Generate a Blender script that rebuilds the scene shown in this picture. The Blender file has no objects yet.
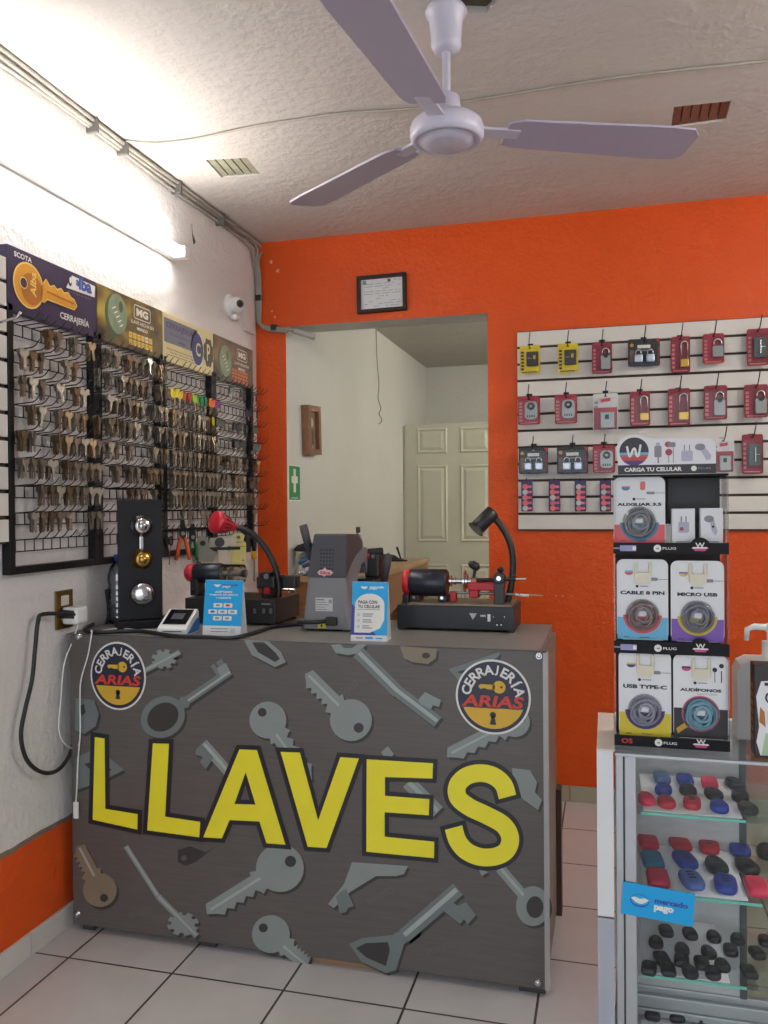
import bpy, bmesh, math, random
from mathutils import Vector, Matrix
from mathutils.geometry import tessellate_polygon
random.seed(7)
SC = bpy.context.scene
COL = SC.collection
PI = math.pi

# ------------------------------------------------------------------ camera calibration
F = 833.365
YAW, PIT, ROL = 0.261347, -0.006189, -0.007795
CAM = Vector((1.6353, -3.7422, 1.30))
H = 2.578                                   # ceiling height


def ray(u, v):
    x3 = (u - 384) / F; z3 = (512 - v) / F; y2 = 1.0
    cr, sr = math.cos(ROL), math.sin(ROL)
    x = cr * x3 - sr * z3; z2 = sr * x3 + cr * z3
    cp, sp = math.cos(PIT), math.sin(PIT)
    y = cp * y2 - sp * z2; z = sp * y2 + cp * z2
    c, s = math.cos(YAW), math.sin(YAW)
    return Vector((c * x - s * y, s * x + c * y, z))


def hit(ax, val, u, v):                     # the point of the plane axis=val seen at (u, v)
    d = ray(u, v)
    return CAM + d * ((val - CAM[ax]) / d[ax])


def pX(x, u, v): return hit(0, x, u, v)
def pY(y, u, v): return hit(1, y, u, v)
def pZ(z, u, v): return hit(2, z, u, v)


# ------------------------------------------------------------------ materials
def lin(c):
    c = c / 255.0
    return c / 12.92 if c <= 0.04045 else ((c + 0.055) / 1.055) ** 2.4


def col(rgb): return (lin(rgb[0]), lin(rgb[1]), lin(rgb[2]), 1.0)


_m = {}


def M(name, rgb, rough=0.5, metal=0.0, var=0.06, vs=14.0, bump=0.0, bs=60.0, emit=0.0, coat=0.0, spec=0.5, stretch=None):
    if name in _m: return _m[name]
    m = bpy.data.materials.new(name); m.use_nodes = True
    nt = m.node_tree; b = nt.nodes['Principled BSDF']
    b.inputs['Roughness'].default_value = rough
    b.inputs['Metallic'].default_value = metal
    b.inputs['Specular IOR Level'].default_value = spec
    b.inputs['Coat Weight'].default_value = coat
    base = col(rgb)
    b.inputs['Base Color'].default_value = base
    tc = nt.nodes.new('ShaderNodeTexCoord')
    src = tc.outputs['Object']
    if stretch:
        mp = nt.nodes.new('ShaderNodeMapping'); mp.inputs['Scale'].default_value = stretch
        nt.links.new(src, mp.inputs['Vector']); src = mp.outputs['Vector']
    if var > 0:
        n = nt.nodes.new('ShaderNodeTexNoise'); n.inputs['Scale'].default_value = vs; n.inputs['Detail'].default_value = 4
        r = nt.nodes.new('ShaderNodeMix'); r.data_type = 'RGBA'
        r.inputs[6].default_value = tuple(max(0, x * (1 - var * 2)) for x in base[:3]) + (1,)
        r.inputs[7].default_value = tuple(min(1, x * (1 + var * 2)) for x in base[:3]) + (1,)
        nt.links.new(src, n.inputs['Vector']); nt.links.new(n.outputs['Fac'], r.inputs[0])
        nt.links.new(r.outputs[2], b.inputs['Base Color'])
    if bump > 0:
        n2 = nt.nodes.new('ShaderNodeTexNoise'); n2.inputs['Scale'].default_value = bs; n2.inputs['Detail'].default_value = 5
        bp = nt.nodes.new('ShaderNodeBump'); bp.inputs['Strength'].default_value = bump; bp.inputs['Distance'].default_value = 0.01
        nt.links.new(src, n2.inputs['Vector']); nt.links.new(n2.outputs['Fac'], bp.inputs['Height'])
        nt.links.new(bp.outputs['Normal'], b.inputs['Normal'])
    if emit > 0:
        b.inputs['Emission Color'].default_value = base
        b.inputs['Emission Strength'].default_value = emit
    _m[name] = m
    return m


def glassy(name, tint=(235, 245, 240), refl=0.5, base=0.02):
    if name in _m: return _m[name]
    m = bpy.data.materials.new(name); m.use_nodes = True
    nt = m.node_tree
    for n in list(nt.nodes):
        if n.type == 'BSDF_PRINCIPLED': nt.nodes.remove(n)
    out = [n for n in nt.nodes if n.type == 'OUTPUT_MATERIAL'][0]
    t = nt.nodes.new('ShaderNodeBsdfTransparent'); t.inputs[0].default_value = col(tint)
    g = nt.nodes.new('ShaderNodeBsdfGlossy'); g.inputs['Roughness'].default_value = 0.06
    lw = nt.nodes.new('ShaderNodeLayerWeight'); lw.inputs['Blend'].default_value = 0.25
    mu = nt.nodes.new('ShaderNodeMath'); mu.operation = 'MULTIPLY_ADD'
    mu.inputs[1].default_value = refl; mu.inputs[2].default_value = base
    mx = nt.nodes.new('ShaderNodeMixShader')
    nt.links.new(lw.outputs['Fresnel'], mu.inputs[0]); nt.links.new(mu.outputs[0], mx.inputs[0])
    nt.links.new(t.outputs[0], mx.inputs[1]); nt.links.new(g.outputs[0], mx.inputs[2])
    nt.links.new(mx.outputs[0], out.inputs['Surface'])
    _m[name] = m
    return m


# ------------------------------------------------------------------ mesh builder
FR = Matrix(((1, 0, 0, 0), (0, 0, -1, 0), (0, 1, 0, 0), (0, 0, 0, 1)))     # (x, y, n) -> facing -Y
LW = Matrix(((0, 0, 1, 0), (1, 0, 0, 0), (0, 1, 0, 0), (0, 0, 0, 1)))      # (x, y, n) -> facing +X
UP = Matrix.Identity(4)


def T(x, y=None, z=None): return Matrix.Translation(x if y is None else (x, y, z))
def RX(a): return Matrix.Rotation(a, 4, 'X')
def RY(a): return Matrix.Rotation(a, 4, 'Y')
def RZ(a): return Matrix.Rotation(a, 4, 'Z')
def SCL(x, y, z): return Matrix.Diagonal((x, y, z, 1))


_tc = {}


def text_geo(s, bold):
    k = (s, bold)
    if k in _tc: return _tc[k]
    cu = bpy.data.curves.new('lettering', 'FONT'); cu.body = s; cu.size = 1.0; cu.offset = bold; cu.resolution_u = 3
    o = bpy.data.objects.new('lettering', cu); COL.objects.link(o)
    dg = bpy.context.evaluated_depsgraph_get(); dg.update()
    me = bpy.data.meshes.new_from_object(o.evaluated_get(dg))
    vs = [(v.co.x, v.co.y) for v in me.vertices]; fs = [tuple(p.vertices) for p in me.polygons]
    bpy.data.objects.remove(o); bpy.data.curves.remove(cu); bpy.data.meshes.remove(me)
    x0 = min(v[0] for v in vs); x1 = max(v[0] for v in vs); y0 = min(v[1] for v in vs); y1 = max(v[1] for v in vs)
    vs = [(x - (x0 + x1) / 2, y - (y0 + y1) / 2) for x, y in vs]
    _tc[k] = (vs, fs, x1 - x0, y1 - y0)
    return _tc[k]


class MB:
    def __init__(s): s.v = []; s.f = []; s.mi = []; s.sm = []; s.mats = []

    def add(s, vs, fs, mat, M_=None, smooth=False):
        o = len(s.v)
        s.v += [tuple(M_ @ Vector(v)) if M_ is not None else tuple(v) for v in vs]
        if mat not in s.mats: s.mats.append(mat)
        i = s.mats.index(mat)
        for f in fs:
            s.f.append(tuple(o + a for a in f)); s.mi.append(i); s.sm.append(smooth)
        return s

    def bm(s, b, mat, M_=None, smooth=False):
        b.verts.index_update()
        s.add([v.co[:] for v in b.verts], [[v.index for v in f.verts] for f in b.faces], mat, M_, smooth)
        b.free(); return s

    def box(s, c, d, mat, bev=0.0, M_=None, seg=2):
        b = bmesh.new(); bmesh.ops.create_cube(b, size=1)
        bmesh.ops.transform(b, matrix=T(Vector(c)) @ SCL(*d), verts=b.verts)
        if bev > 0:
            bmesh.ops.bevel(b, geom=list(b.edges), offset=min(bev, min(d) * 0.49), segments=seg, affect='EDGES', profile=0.6)
        return s.bm(b, mat, M_, bev > 0 and seg > 2)

    def bb(s, p0, p1, mat, bev=0.0, M_=None, seg=2):
        c = [(a + b) / 2 for a, b in zip(p0, p1)]; d = [abs(b - a) for a, b in zip(p0, p1)]
        return s.box(c, d, mat, bev, M_, seg)

    def lathe(s, prof, mat, n=24, M_=None, smooth=True):
        vs = []; fs = []
        for r, z in prof:
            for i in range(n):
                a = 2 * PI * i / n; vs.append((r * math.cos(a), r * math.sin(a), z))
        for j in range(len(prof) - 1):
            for i in range(n):
                k = (i + 1) % n
                fs.append((j * n + i, j * n + k, (j + 1) * n + k, (j + 1) * n + i))
        if prof[0][0] > 1e-5: fs.append(tuple(range(n))[::-1])
        if prof[-1][0] > 1e-5: fs.append(tuple((len(prof) - 1) * n + i for i in range(n)))
        return s.add(vs, fs, mat, M_, smooth)

    def cyl(s, p0, p1, r, mat, r1=None, n=16, M_=None, bev=0.0):
        p0 = Vector(p0); p1 = Vector(p1); d = p1 - p0; L = d.length
        q = d.to_track_quat('Z', 'Y').to_matrix().to_4x4()
        r1 = r if r1 is None else r1
        if bev: prof = [(r - bev, 0), (r, bev), (r1, L - bev), (r1 - bev, L)]
        else: prof = [(r, 0), (r1, L)]
        mm = T(p0) @ q
        vs = []; fs = []
        for rr, z in prof:
            for i in range(n):
                a = 2 * PI * i / n; vs.append((rr * math.cos(a), rr * math.sin(a), z))
        for j in range(len(prof) - 1):
            for i in range(n):
                k = (i + 1) % n; fs.append((j * n + i, j * n + k, (j + 1) * n + k, (j + 1) * n + i))
        if M_ is not None: mm = M_ @ mm
        s.add(vs, fs, mat, mm, True)
        top = [(prof[-1][0] * math.cos(2 * PI * i / n), prof[-1][0] * math.sin(2 * PI * i / n), L) for i in range(n)]
        bot = [(prof[0][0] * math.cos(2 * PI * i / n), prof[0][0] * math.sin(2 * PI * i / n), 0) for i in range(n)]
        s.add(top, [tuple(range(n))], mat, mm); s.add(bot, [tuple(range(n))[::-1]], mat, mm)
        return s

    def tube(s, pts, r, mat, n=8, M_=None, smooth_path=0):
        P = [Vector(p) for p in pts]
        if smooth_path: P = crom(P, smooth_path)
        rs = r if isinstance(r, (list, tuple)) else [r] * len(P)
        vs = []; fs = []; up = None
        for i, p in enumerate(P):
            t = (P[min(i + 1, len(P) - 1)] - P[max(i - 1, 0)])
            if t.length < 1e-9: t = Vector((0, 0, 1))
            t.normalize()
            if up is None:
                up = t.orthogonal().normalized()
            else:
                up = up - t * up.dot(t)
                up = up.normalized() if up.length > 1e-6 else t.orthogonal().normalized()
            bi = t.cross(up)
            for k in range(n):
                a = 2 * PI * k / n
                vs.append(p + (up * math.cos(a) + bi * math.sin(a)) * rs[i if i < len(rs) else -1])
        for i in range(len(P) - 1):
            for k in range(n):
                l = (k + 1) % n
                fs.append((i * n + k, i * n + l, (i + 1) * n + l, (i + 1) * n + k))
        fs.append(tuple(range(n))[::-1]); fs.append(tuple((len(P) - 1) * n + k for k in range(n)))
        return s.add(vs, fs, mat, M_, True)

    def prism(s, loops, n0, n1, mat, M_=None, front=True, back=True, sides=True, smat=None):
        """loops: outer outline first, then holes, in (x, y); extruded along n from n0 to n1 (n1 is the front)"""
        if not isinstance(loops[0][0], (tuple, list, Vector)): loops = [loops]
        loops = [[(float(p[0]), float(p[1])) for p in l] for l in loops]
        def area(l): return sum(l[i][0] * l[(i + 1) % len(l)][1] - l[(i + 1) % len(l)][0] * l[i][1] for i in range(len(l)))
        loops = [l if (area(l) > 0) == (i == 0) else l[::-1] for i, l in enumerate(loops)]
        flat = [p for l in loops for p in l]
        tri = tessellate_polygon([[Vector((x, y, 0)) for x, y in l] for l in loops])
        tt = []
        for a, b, c in tri:
            A, B, Cc = flat[a], flat[b], flat[c]
            ar = (B[0] - A[0]) * (Cc[1] - A[1]) - (B[1] - A[1]) * (Cc[0] - A[0])
            if abs(ar) < 1e-12: continue
            tt.append((a, b, c) if ar > 0 else (a, c, b))
        if front: s.add([(x, y, n1) for x, y in flat], tt, mat, M_)
        if back: s.add([(x, y, n0) for x, y in flat], [t[::-1] for t in tt], mat, M_)
        if sides and abs(n1 - n0) > 1e-9:
            for l in loops:
                k = len(l)
                s.add([(x, y, n0) for x, y in l] + [(x, y, n1) for x, y in l],
                      [(i, (i + 1) % k, k + (i + 1) % k, k + i) for i in range(k)], smat or mat, M_)
        return s

    def flat(s, loops, n, mat, M_=None): return s.prism(loops, n, n, mat, M_, back=False, sides=False)

    def rect(s, x0, y0, x1, y1, n, mat, M_=None):
        return s.add([(x0, y0, n), (x1, y0, n), (x1, y1, n), (x0, y1, n)], [(0, 1, 2, 3)], mat, M_)

    def text(s, t, c, h, mat, M_=None, n=0.0006, w=None, bold=0.0, shear=0.0, rot=0.0):
        vs, fs, tw, th = text_geo(t, bold)
        k = h / th; kx = k if w is None else w / tw
        ca, sa = math.cos(rot), math.sin(rot)
        out = []
        for x, y in vs:
            X_, Y_ = x * kx + y * k * shear, y * k
            out.append((c[0] + X_ * ca - Y_ * sa, c[1] + X_ * sa + Y_ * ca, n))
        return s.add(out, fs, mat, M_)

    def ball(s, c, r, mat, M_=None, u=16, v=10):
        b = bmesh.new(); bmesh.ops.create_uvsphere(b, u_segments=u, v_segments=v, radius=1)
        rr = r if isinstance(r, (tuple, list)) else (r, r, r)
        mm = T(Vector(c)) @ SCL(*rr)
        return s.bm(b, mat, mm if M_ is None else M_ @ mm, True)

    def build(s, name, parent=None, loc=None, rotz=0.0, world=False):
        if world:                            # vertices were given in world space: bring them to the parent's base
            q = parent.location; s.v = [(a - q[0], b_ - q[1], c - q[2]) for a, b_, c in s.v]
        me = bpy.data.meshes.new(name)
        me.from_pydata(s.v, [], s.f)
        for m in s.mats: me.materials.append(m)
        me.polygons.foreach_set('material_index', s.mi)
        me.polygons.foreach_set('use_smooth', s.sm)
        me.update()
        o = bpy.data.objects.new(name, me); COL.objects.link(o)
        if parent is not None: o.parent = parent
        if loc is not None: o.location = loc
        if rotz: o.rotation_euler = (0, 0, rotz)
        return o


def crom(P, k):
    P = [Vector(p) for p in P]; out = []
    for i in range(len(P) - 1):
        a = P[max(i - 1, 0)]; b = P[i]; c = P[i + 1]; d = P[min(i + 2, len(P) - 1)]
        for j in range(k):
            t = j / k
            out.append(0.5 * ((2 * b) + (c - a) * t + (2 * a - 5 * b + 4 * c - d) * t * t + (3 * b - 3 * c + d - a) * t ** 3))
    out.append(P[-1]); return out


def circ(cx, cy, r, n=24, ry=None, a0=0.0, a1=2 * PI):
    ry = r if ry is None else ry
    full = abs(a1 - a0 - 2 * PI) < 1e-6
    k = n if full else n + 1
    return [(cx + r * math.cos(a0 + (a1 - a0) * i / n), cy + ry * math.sin(a0 + (a1 - a0) * i / n)) for i in range(k)]


def rrect(x0, y0, x1, y1, r, n=5):
    o = []
    for cx, cy, a in ((x1 - r, y0 + r, -PI / 2), (x1 - r, y1 - r, 0), (x0 + r, y1 - r, PI / 2), (x0 + r, y0 + r, PI)):
        for i in range(n + 1):
            t = a + PI / 2 * i / n; o.append((cx + r * math.cos(t), cy + r * math.sin(t)))
    return o


def offset_poly(P, d):
    """grow an outline by d, mitred"""
    A = sum(P[i][0] * P[(i + 1) % len(P)][1] - P[(i + 1) % len(P)][0] * P[i][1] for i in range(len(P)))
    sg = 1 if A > 0 else -1
    out = []; n = len(P)
    for i in range(n):
        p0 = Vector(P[i - 1]); p1 = Vector(P[i]); p2 = Vector(P[(i + 1) % n])
        e1 = (p1 - p0).normalized(); e2 = (p2 - p1).normalized()
        n1 = Vector((e1.y, -e1.x)) * sg; n2 = Vector((e2.y, -e2.x)) * sg
        b = n1 + n2
        if b.length < 1e-6: b = n1
        b.normalize(); k = d / max(0.35, b.dot(n1))
        out.append(tuple(p1 + b * k))
    return out


def ribbon(path, w, k=8, ext=0.0):
    P = [Vector((p[0], p[1], 0)) for p in path]
    P = crom(P, k)
    if ext:
        P[0] = P[0] + (P[0] - P[1]).normalized() * ext; P[-1] = P[-1] + (P[-1] - P[-2]).normalized() * ext
    L = []; R = []
    for i, p in enumerate(P):
        t = (P[min(i + 1, len(P) - 1)] - P[max(i - 1, 0)]).normalized(); nn = Vector((-t.y, t.x, 0)) * w / 2
        L.append((p + nn)[:2]); R.append((p - nn)[:2])
    return L, R


# ------------------------------------------------------------------ things
def props(o, label=None, cat=None, group=None, kind=None):
    if label: o['label'] = label
    if cat: o['category'] = cat
    if group: o['group'] = group
    if kind: o['kind'] = kind
    return o


def thing(name, label, cat, loc=(0, 0, 0), rotz=0.0, group=None):
    o = bpy.data.objects.new(name, None); COL.objects.link(o)
    o.empty_display_size = 0.05
    o.location = loc; o.rotation_euler = (0, 0, rotz)
    return props(o, label, cat, group)


def struct(o, label=None): o['kind'] = 'structure'; return o if not label else props(o, label)


def dup(root, loc, rot=None, label=None, group=None):
    r = root.copy(); COL.objects.link(r); r.location = loc
    if rot is not None: r.rotation_euler = rot if isinstance(rot, tuple) else (0, 0, rot)
    if label: r['label'] = label
    if group: r['group'] = group
    for ch in list(root.children):
        c = ch.copy(); COL.objects.link(c); c.parent = r
        for g in list(ch.children):
            d = g.copy(); COL.objects.link(d); d.parent = c
    return r


ORD = ['first', 'second', 'third', 'fourth', 'fifth', 'sixth', 'seventh', 'eighth', 'ninth', 'tenth']

# common materials
black = M('black_plastic', (30, 30, 32), 0.45)
blackm = M('black_painted_steel', (24, 24, 27), 0.4, 0.2)
dkgrey = M('dark_grey_plastic', (62, 62, 66), 0.5)
chrome = M('chrome', (205, 205, 208), 0.18, 1.0, 0.02)
steel = M('dull_steel', (150, 148, 144), 0.38, 1.0)
brass = M('brass', (196, 158, 84), 0.28, 1.0)
white = M('white_plastic', (228, 228, 226), 0.4, var=0.02)
paperw = M('white_card', (226, 226, 228), 0.7, var=0.02)
ink = M('dark_ink', (38, 38, 46), 0.6, var=0.02)
inkgrey = M('grey_ink', (140, 142, 148), 0.7, var=0.02)
red = M('red_plastic', (196, 34, 44), 0.4)
glass = glassy('clear_glass', (253, 254, 254), 0.45, 0.01)
acrylic = glassy('clear_acrylic', (253, 254, 254), 0.55, 0.02)
blister_m = glassy('blister_plastic', (253, 254, 254), 0.4, 0.015)

# ================================================================== THE SETTING
def plaster(name, rgb, band=None, bump=0.35, bs=38.0, rough=0.75, var=0.03):
    m = M(name, rgb, rough, var=var, vs=2.2, spec=0.3)
    nt = m.node_tree; b = nt.nodes['Principled BSDF']
    tc = [n for n in nt.nodes if n.type == 'TEX_COORD'][0]
    n1 = nt.nodes.new('ShaderNodeTexNoise'); n1.inputs['Scale'].default_value = bs; n1.inputs['Detail'].default_value = 6; n1.inputs['Roughness'].default_value = 0.6
    n2 = nt.nodes.new('ShaderNodeTexNoise'); n2.inputs['Scale'].default_value = bs * 0.2; n2.inputs['Detail'].default_value = 3
    ad = nt.nodes.new('ShaderNodeMath'); ad.operation = 'MULTIPLY_ADD'; ad.inputs[1].default_value = 1.4
    bp = nt.nodes.new('ShaderNodeBump'); bp.inputs['Strength'].default_value = bump; bp.inputs['Distance'].default_value = 0.02
    for n in (n1, n2): nt.links.new(tc.outputs['Object'], n.inputs['Vector'])
    nt.links.new(n2.outputs['Fac'], ad.inputs[0]); nt.links.new(n1.outputs['Fac'], ad.inputs[2])
    nt.links.new(ad.outputs[0], bp.inputs['Height']); nt.links.new(bp.outputs['Normal'], b.inputs['Normal'])
    if band:
        old = b.inputs['Base Color'].links[0].from_socket
        sep = nt.nodes.new('ShaderNodeSeparateXYZ'); nt.links.new(tc.outputs['Object'], sep.inputs[0])
        n3 = nt.nodes.new('ShaderNodeTexNoise'); n3.inputs['Scale'].default_value = 9; n3.inputs['Detail'].default_value = 6
        nt.links.new(tc.outputs['Object'], n3.inputs['Vector'])
        w = nt.nodes.new('ShaderNodeMath'); w.operation = 'MULTIPLY_ADD'; w.inputs[1].default_value = 0.02
        nt.links.new(n3.outputs['Fac'], w.inputs[0]); nt.links.new(sep.outputs['Z'], w.inputs[2])
        for lim, c in ((0.353, (126, 108, 98)), (0.338, band)):
            lt = nt.nodes.new('ShaderNodeMath'); lt.operation = 'LESS_THAN'; lt.inputs[1].default_value = lim
            nt.links.new(w.outputs[0], lt.inputs[0])
            mx = nt.nodes.new('ShaderNodeMix'); mx.data_type = 'RGBA'; mx.inputs[7].default_value = col(c)
            nt.links.new(lt.outputs[0], mx.inputs[0]); nt.links.new(old, mx.inputs[6]); old = mx.outputs[2]
        nt.links.new(old, b.inputs['Base Color'])
    return m


ORANGE = (212, 80, 20)
wall_white = plaster('white_stucco_orange_band', (214, 210, 208), band=ORANGE, bump=0.34, bs=46)
wall_plain = plaster('white_plaster', (206, 206, 200), bump=0.2, bs=30)
wall_orange = plaster('orange_paint', ORANGE, bump=0.28, bs=55, rough=0.42, var=0.05)
ceil_mat = plaster('ceiling_plaster', (206, 201, 195), bump=0.36, bs=34)
flake = M('bare_plaster', (206, 170, 150), 0.9)


def tile_mat():
    m = M('floor_tile', (190, 187, 187), 0.32, var=0.0)
    nt = m.node_tree; b = nt.nodes['Principled BSDF']; tc = [n for n in nt.nodes if n.type == 'TEX_COORD'][0]
    mp = nt.nodes.new('ShaderNodeMapping'); mp.inputs['Location'].default_value = (-0.1203 + 3.33, 1.6549 + 6.66, 0)
    nt.links.new(tc.outputs['Object'], mp.inputs['Vector'])
    br = nt.nodes.new('ShaderNodeTexBrick'); br.offset = 0.0; br.squash = 1.0
    br.inputs['Scale'].default_value = 1.0; br.inputs['Brick Width'].default_value = 0.333; br.inputs['Row Height'].default_value = 0.333
    br.inputs['Mortar Size'].default_value = 0.0035; br.inputs['Mortar Smooth'].default_value = 0.1; br.inputs['Bias'].default_value = 0.0
    br.inputs['Color1'].default_value = col((190, 187, 188)); br.inputs['Color2'].default_value = col((200, 196, 195)); br.inputs['Mortar'].default_value = col((64, 56, 52))
    nt.links.new(mp.outputs['Vector'], br.inputs['Vector'])
    n = nt.nodes.new('ShaderNodeTexNoise'); n.inputs['Scale'].default_value = 9; n.inputs['Detail'].default_value = 5
    nt.links.new(tc.outputs['Object'], n.inputs['Vector'])
    rp = nt.nodes.new('ShaderNodeMapRange'); rp.inputs['To Min'].default_value = 0.9; rp.inputs['To Max'].default_value = 1.06
    nt.links.new(n.outputs['Fac'], rp.inputs['Value'])
    mx = nt.nodes.new('ShaderNodeMix'); mx.data_type = 'RGBA'; mx.blend_type = 'MULTIPLY'; mx.inputs[0].default_value = 1.0
    nt.links.new(br.outputs['Color'], mx.inputs[6]); nt.links.new(rp.outputs[0], mx.inputs[7])
    nt.links.new(mx.outputs[2], b.inputs['Base Color'])
    bp = nt.nodes.new('ShaderNodeBump'); bp.inputs['Strength'].default_value = 0.3; bp.inputs['Distance'].default_value = 0.003; bp.invert = True
    nt.links.new(br.outputs['Fac'], bp.inputs['Height']); nt.links.new(bp.outputs['Normal'], b.inputs['Normal'])
    return m


XR = 3.25          # right wall
YF = -4.6          # shop front
struct(MB().bb((-0.16, -7.5, -0.1), (XR + 0.16, 3.4, 0), tile_mat()).build('floor'))

# ceiling with two recessed block openings and the broken patch round the fan hook
v1 = [pZ(H, u, v)[:2] for u, v in ((206, 160), (247, 158), (261, 175), (222, 178))]
v2 = [pZ(H, u, v)[:2] for u, v in ((671, 128), (726, 120), (731, 101), (674, 107))]
fan_xy = pZ(H, 447, 3)[:2]
hookp = [(fan_xy[0] + a, fan_xy[1] + b) for a, b in ((-0.045, -0.03), (-0.01, 0.01), (0.02, 0.05), (0.09, 0.075), (0.125, 0.03), (0.1, -0.02), (0.03, -0.045))]
XRR, HR = 0.155, 2.482                      # the back room's left wall and ceiling
cb = MB()
cb.prism([[(-0.16, YF - 0.2), (XR + 0.16, YF - 0.2), (XR + 0.16, 3.4), (-0.16, 3.4)], v1, v2, hookp], H + 0.045, H, ceil_mat)
cb.bb((-0.16, YF - 0.2, H + 0.045), (XR + 0.16, 3.4, H + 0.14), ceil_mat)
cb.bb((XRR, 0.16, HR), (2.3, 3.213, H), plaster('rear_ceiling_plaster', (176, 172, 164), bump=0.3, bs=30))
struct(cb.build('ceiling'))


def recess(pts, n, m1, m2, name):
    b = MB(); P = [Vector(p) for p in pts]
    b.prism([p[:] for p in pts], H + 0.03, H + 0.044, m2)
    for i in range(n):                       # ribs of the hollow block seen in the opening
        t0 = (i + 0.03) / n; t1 = (i + 0.93) / n
        q = [P[0].lerp(P[1], t0), P[0].lerp(P[1], t1), P[3].lerp(P[2], t1), P[3].lerp(P[2], t0)]
        cc = sum((Vector(x) for x in q), Vector((0, 0))) / 4
        b.prism([(cc + (Vector(x) - cc) * 0.94)[:] for x in q], H + 0.005, H + 0.03, m1)
    return struct(b.build(name))


brickred = M('red_clay_block', (138, 82, 62), 0.85, var=0.25, vs=40)
claygrey = M('grey_cement_block', (150, 148, 128), 0.85, var=0.15, vs=40)
cement = M('raw_cement', (120, 112, 98), 0.9, var=0.2, vs=50)
recess(v1, 5, claygrey, cement, 'trim_1')
recess(v2, 6, brickred, cement, 'trim_2')
struct(MB().prism(hookp, H + 0.02, H + 0.044, M('broken_plaster', (96, 88, 70), 0.95, var=0.35, vs=60)).build('trim_3'))

# left wall runs through into the back room; the orange band is only painted in the shop
struct(MB().bb((-0.16, YF - 0.2, 0), (0, 0.0, H), wall_white).build('wall_left'))
struct(MB().bb((-0.16, 0.001, 0), (0, 0.19, H), wall_plain).bb((-0.16, 0.001, 0), (XRR, 3.4, H), wall_plain).build('wall_left_rear')) if False else struct(MB().bb((-0.16, 0.16, 0), (XRR, 3.4, H), wall_plain).build('wall_left_rear'))
tile_edge = M('skirting_tile', (204, 200, 194), 0.35, var=0.06, vs=6)
b = MB()
y = -0.01
while y > YF:
    b.bb((0, max(YF, y - 0.329), 0), (0.009, y, 0.068), tile_edge, 0.0015); y -= 0.333
struct(b.build('baseboard_left'))
# orange back wall with the doorway
DX0, DX1, DZ = XRR, 1.122, 2.166
b = MB()
b.prism([(0, 0), (XRR, 0), (XRR, DZ), (DX1, DZ), (DX1, 0), (XR, 0), (XR, H), (0, H)], -0.16, 0.0, wall_orange, FR, back=True, smat=wall_plain)
b.v = b.v; wb = b
wb.f_back = None
for (u, v, r) in ((271, 262, .011), (278, 271, .010), (272, 311, .007), (275, 317, .006), (545, 215, .004), (747, 684, .006), (742, 690, .004), (556, 595.6, .004), (563, 596, .004), (572, 596, .003)):
    p = pY(0, u, v); k = [(p.x + r * random.uniform(.5, 1.2) * math.cos(a * .9), p.z + r * random.uniform(.5, 1.3) * math.sin(a * .9)) for a in range(7)]
    wb.flat(k, 0.0006, flake, FR)
sc1 = [(pY(0, u, v).x, pY(0, u, v).z) for u, v in ((514, 593.6), (522, 594.3), (530, 593.9), (543.5, 595), (543, 596), (530, 595.7), (521, 595.9), (515, 595))]
wb.flat(sc1, 0.0006, flake, FR)
o = wb.build('wall_back')
# back side of that wall is white like the back room
for p in o.data.polygons:
    if p.normal.y > 0.5: p.material_index = list(o.data.materials).index(wall_plain)
struct(o)
b = MB(); x = DX1
bs = M('skirting_tile_green_grey', (168, 164, 146), 0.35, var=0.06, vs=6)
xs = [DX1, 1.4723, 1.8053, 2.1383, 2.4713, 2.8043, 3.1373, XR]
for a, c in zip(xs, xs[1:]): b.bb((a, -0.009, 0), (c - 0.003, 0, 0.068), bs, 0.0015)
struct(b.build('baseboard_back'))
struct(MB().bb((XR, YF - 0.2, 0), (XR + 0.16, 3.4, H), wall_plain).build('wall_right'))
struct(MB().bb((XRR, 3.213, 0), (XR + 0.16, 3.4, H), wall_plain).build('wall_far'))
struct(MB().bb((2.3, 0.16, 0), (2.4, 3.213, HR), wall_plain).build('wall_right_rear'))
# shop front: open roller-shutter doorway to the street
b = MB()
b.prism([(-0.16, 0), (0.25, 0), (0.25, 2.35), (3.0, 2.35), (3.0, 0), (XR + 0.16, 0), (XR + 0.16, H), (-0.16, H)], 0, 0.15, wall_plain, T(0, YF - 0.05, 0) @ FR)
struct(b.build('wall_front'))

# ---- back room: open panel door, standing at right angles to the left wall
doorm = M('cream_door_paint', (202, 202, 184), 0.5, var=0.02)
DY = 2.366
b = MB(); W0, W1 = XRR + .012, 0.915
b.bb((W0, DY, 0.01), (W1, DY + 0.035, 1.914), doorm, 0.002)


def door_panel(b, x0, z0, x1, z1):
    for k, (d, n) in enumerate(((0.0, 0.0), (0.012, 0.008), (0.028, 0.0), (0.05, 0.006))):
        pass
    R = [(0.0, 0.0005), (0.010, 0.009), (0.024, 0.002), (0.045, 0.009)]
    for (d0, n0), (d1, n1) in zip(R, R[1:]):
        a = [(x0 + d0, z0 + d0), (x1 - d0, z0 + d0), (x1 - d0, z1 - d0), (x0 + d0, z1 - d0)]
        c = [(x0 + d1, z0 + d1), (x1 - d1, z0 + d1), (x1 - d1, z1 - d1), (x0 + d1, z1 - d1)]
        for i in range(4):
            j = (i + 1) % 4
            b.add([(a[i][0], a[i][1], n0), (a[j][0], a[j][1], n0), (c[j][0], c[j][1], n1), (c[i][0], c[i][1], n1)], [(0, 1, 2, 3)], doorm, T(0, DY, 0) @ FR)
    d = R[-1][0]; b.rect(x0 + d, z0 + d, x1 - d, z1 - d, R[-1][1], doorm, T(0, DY, 0) @ FR)


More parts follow.
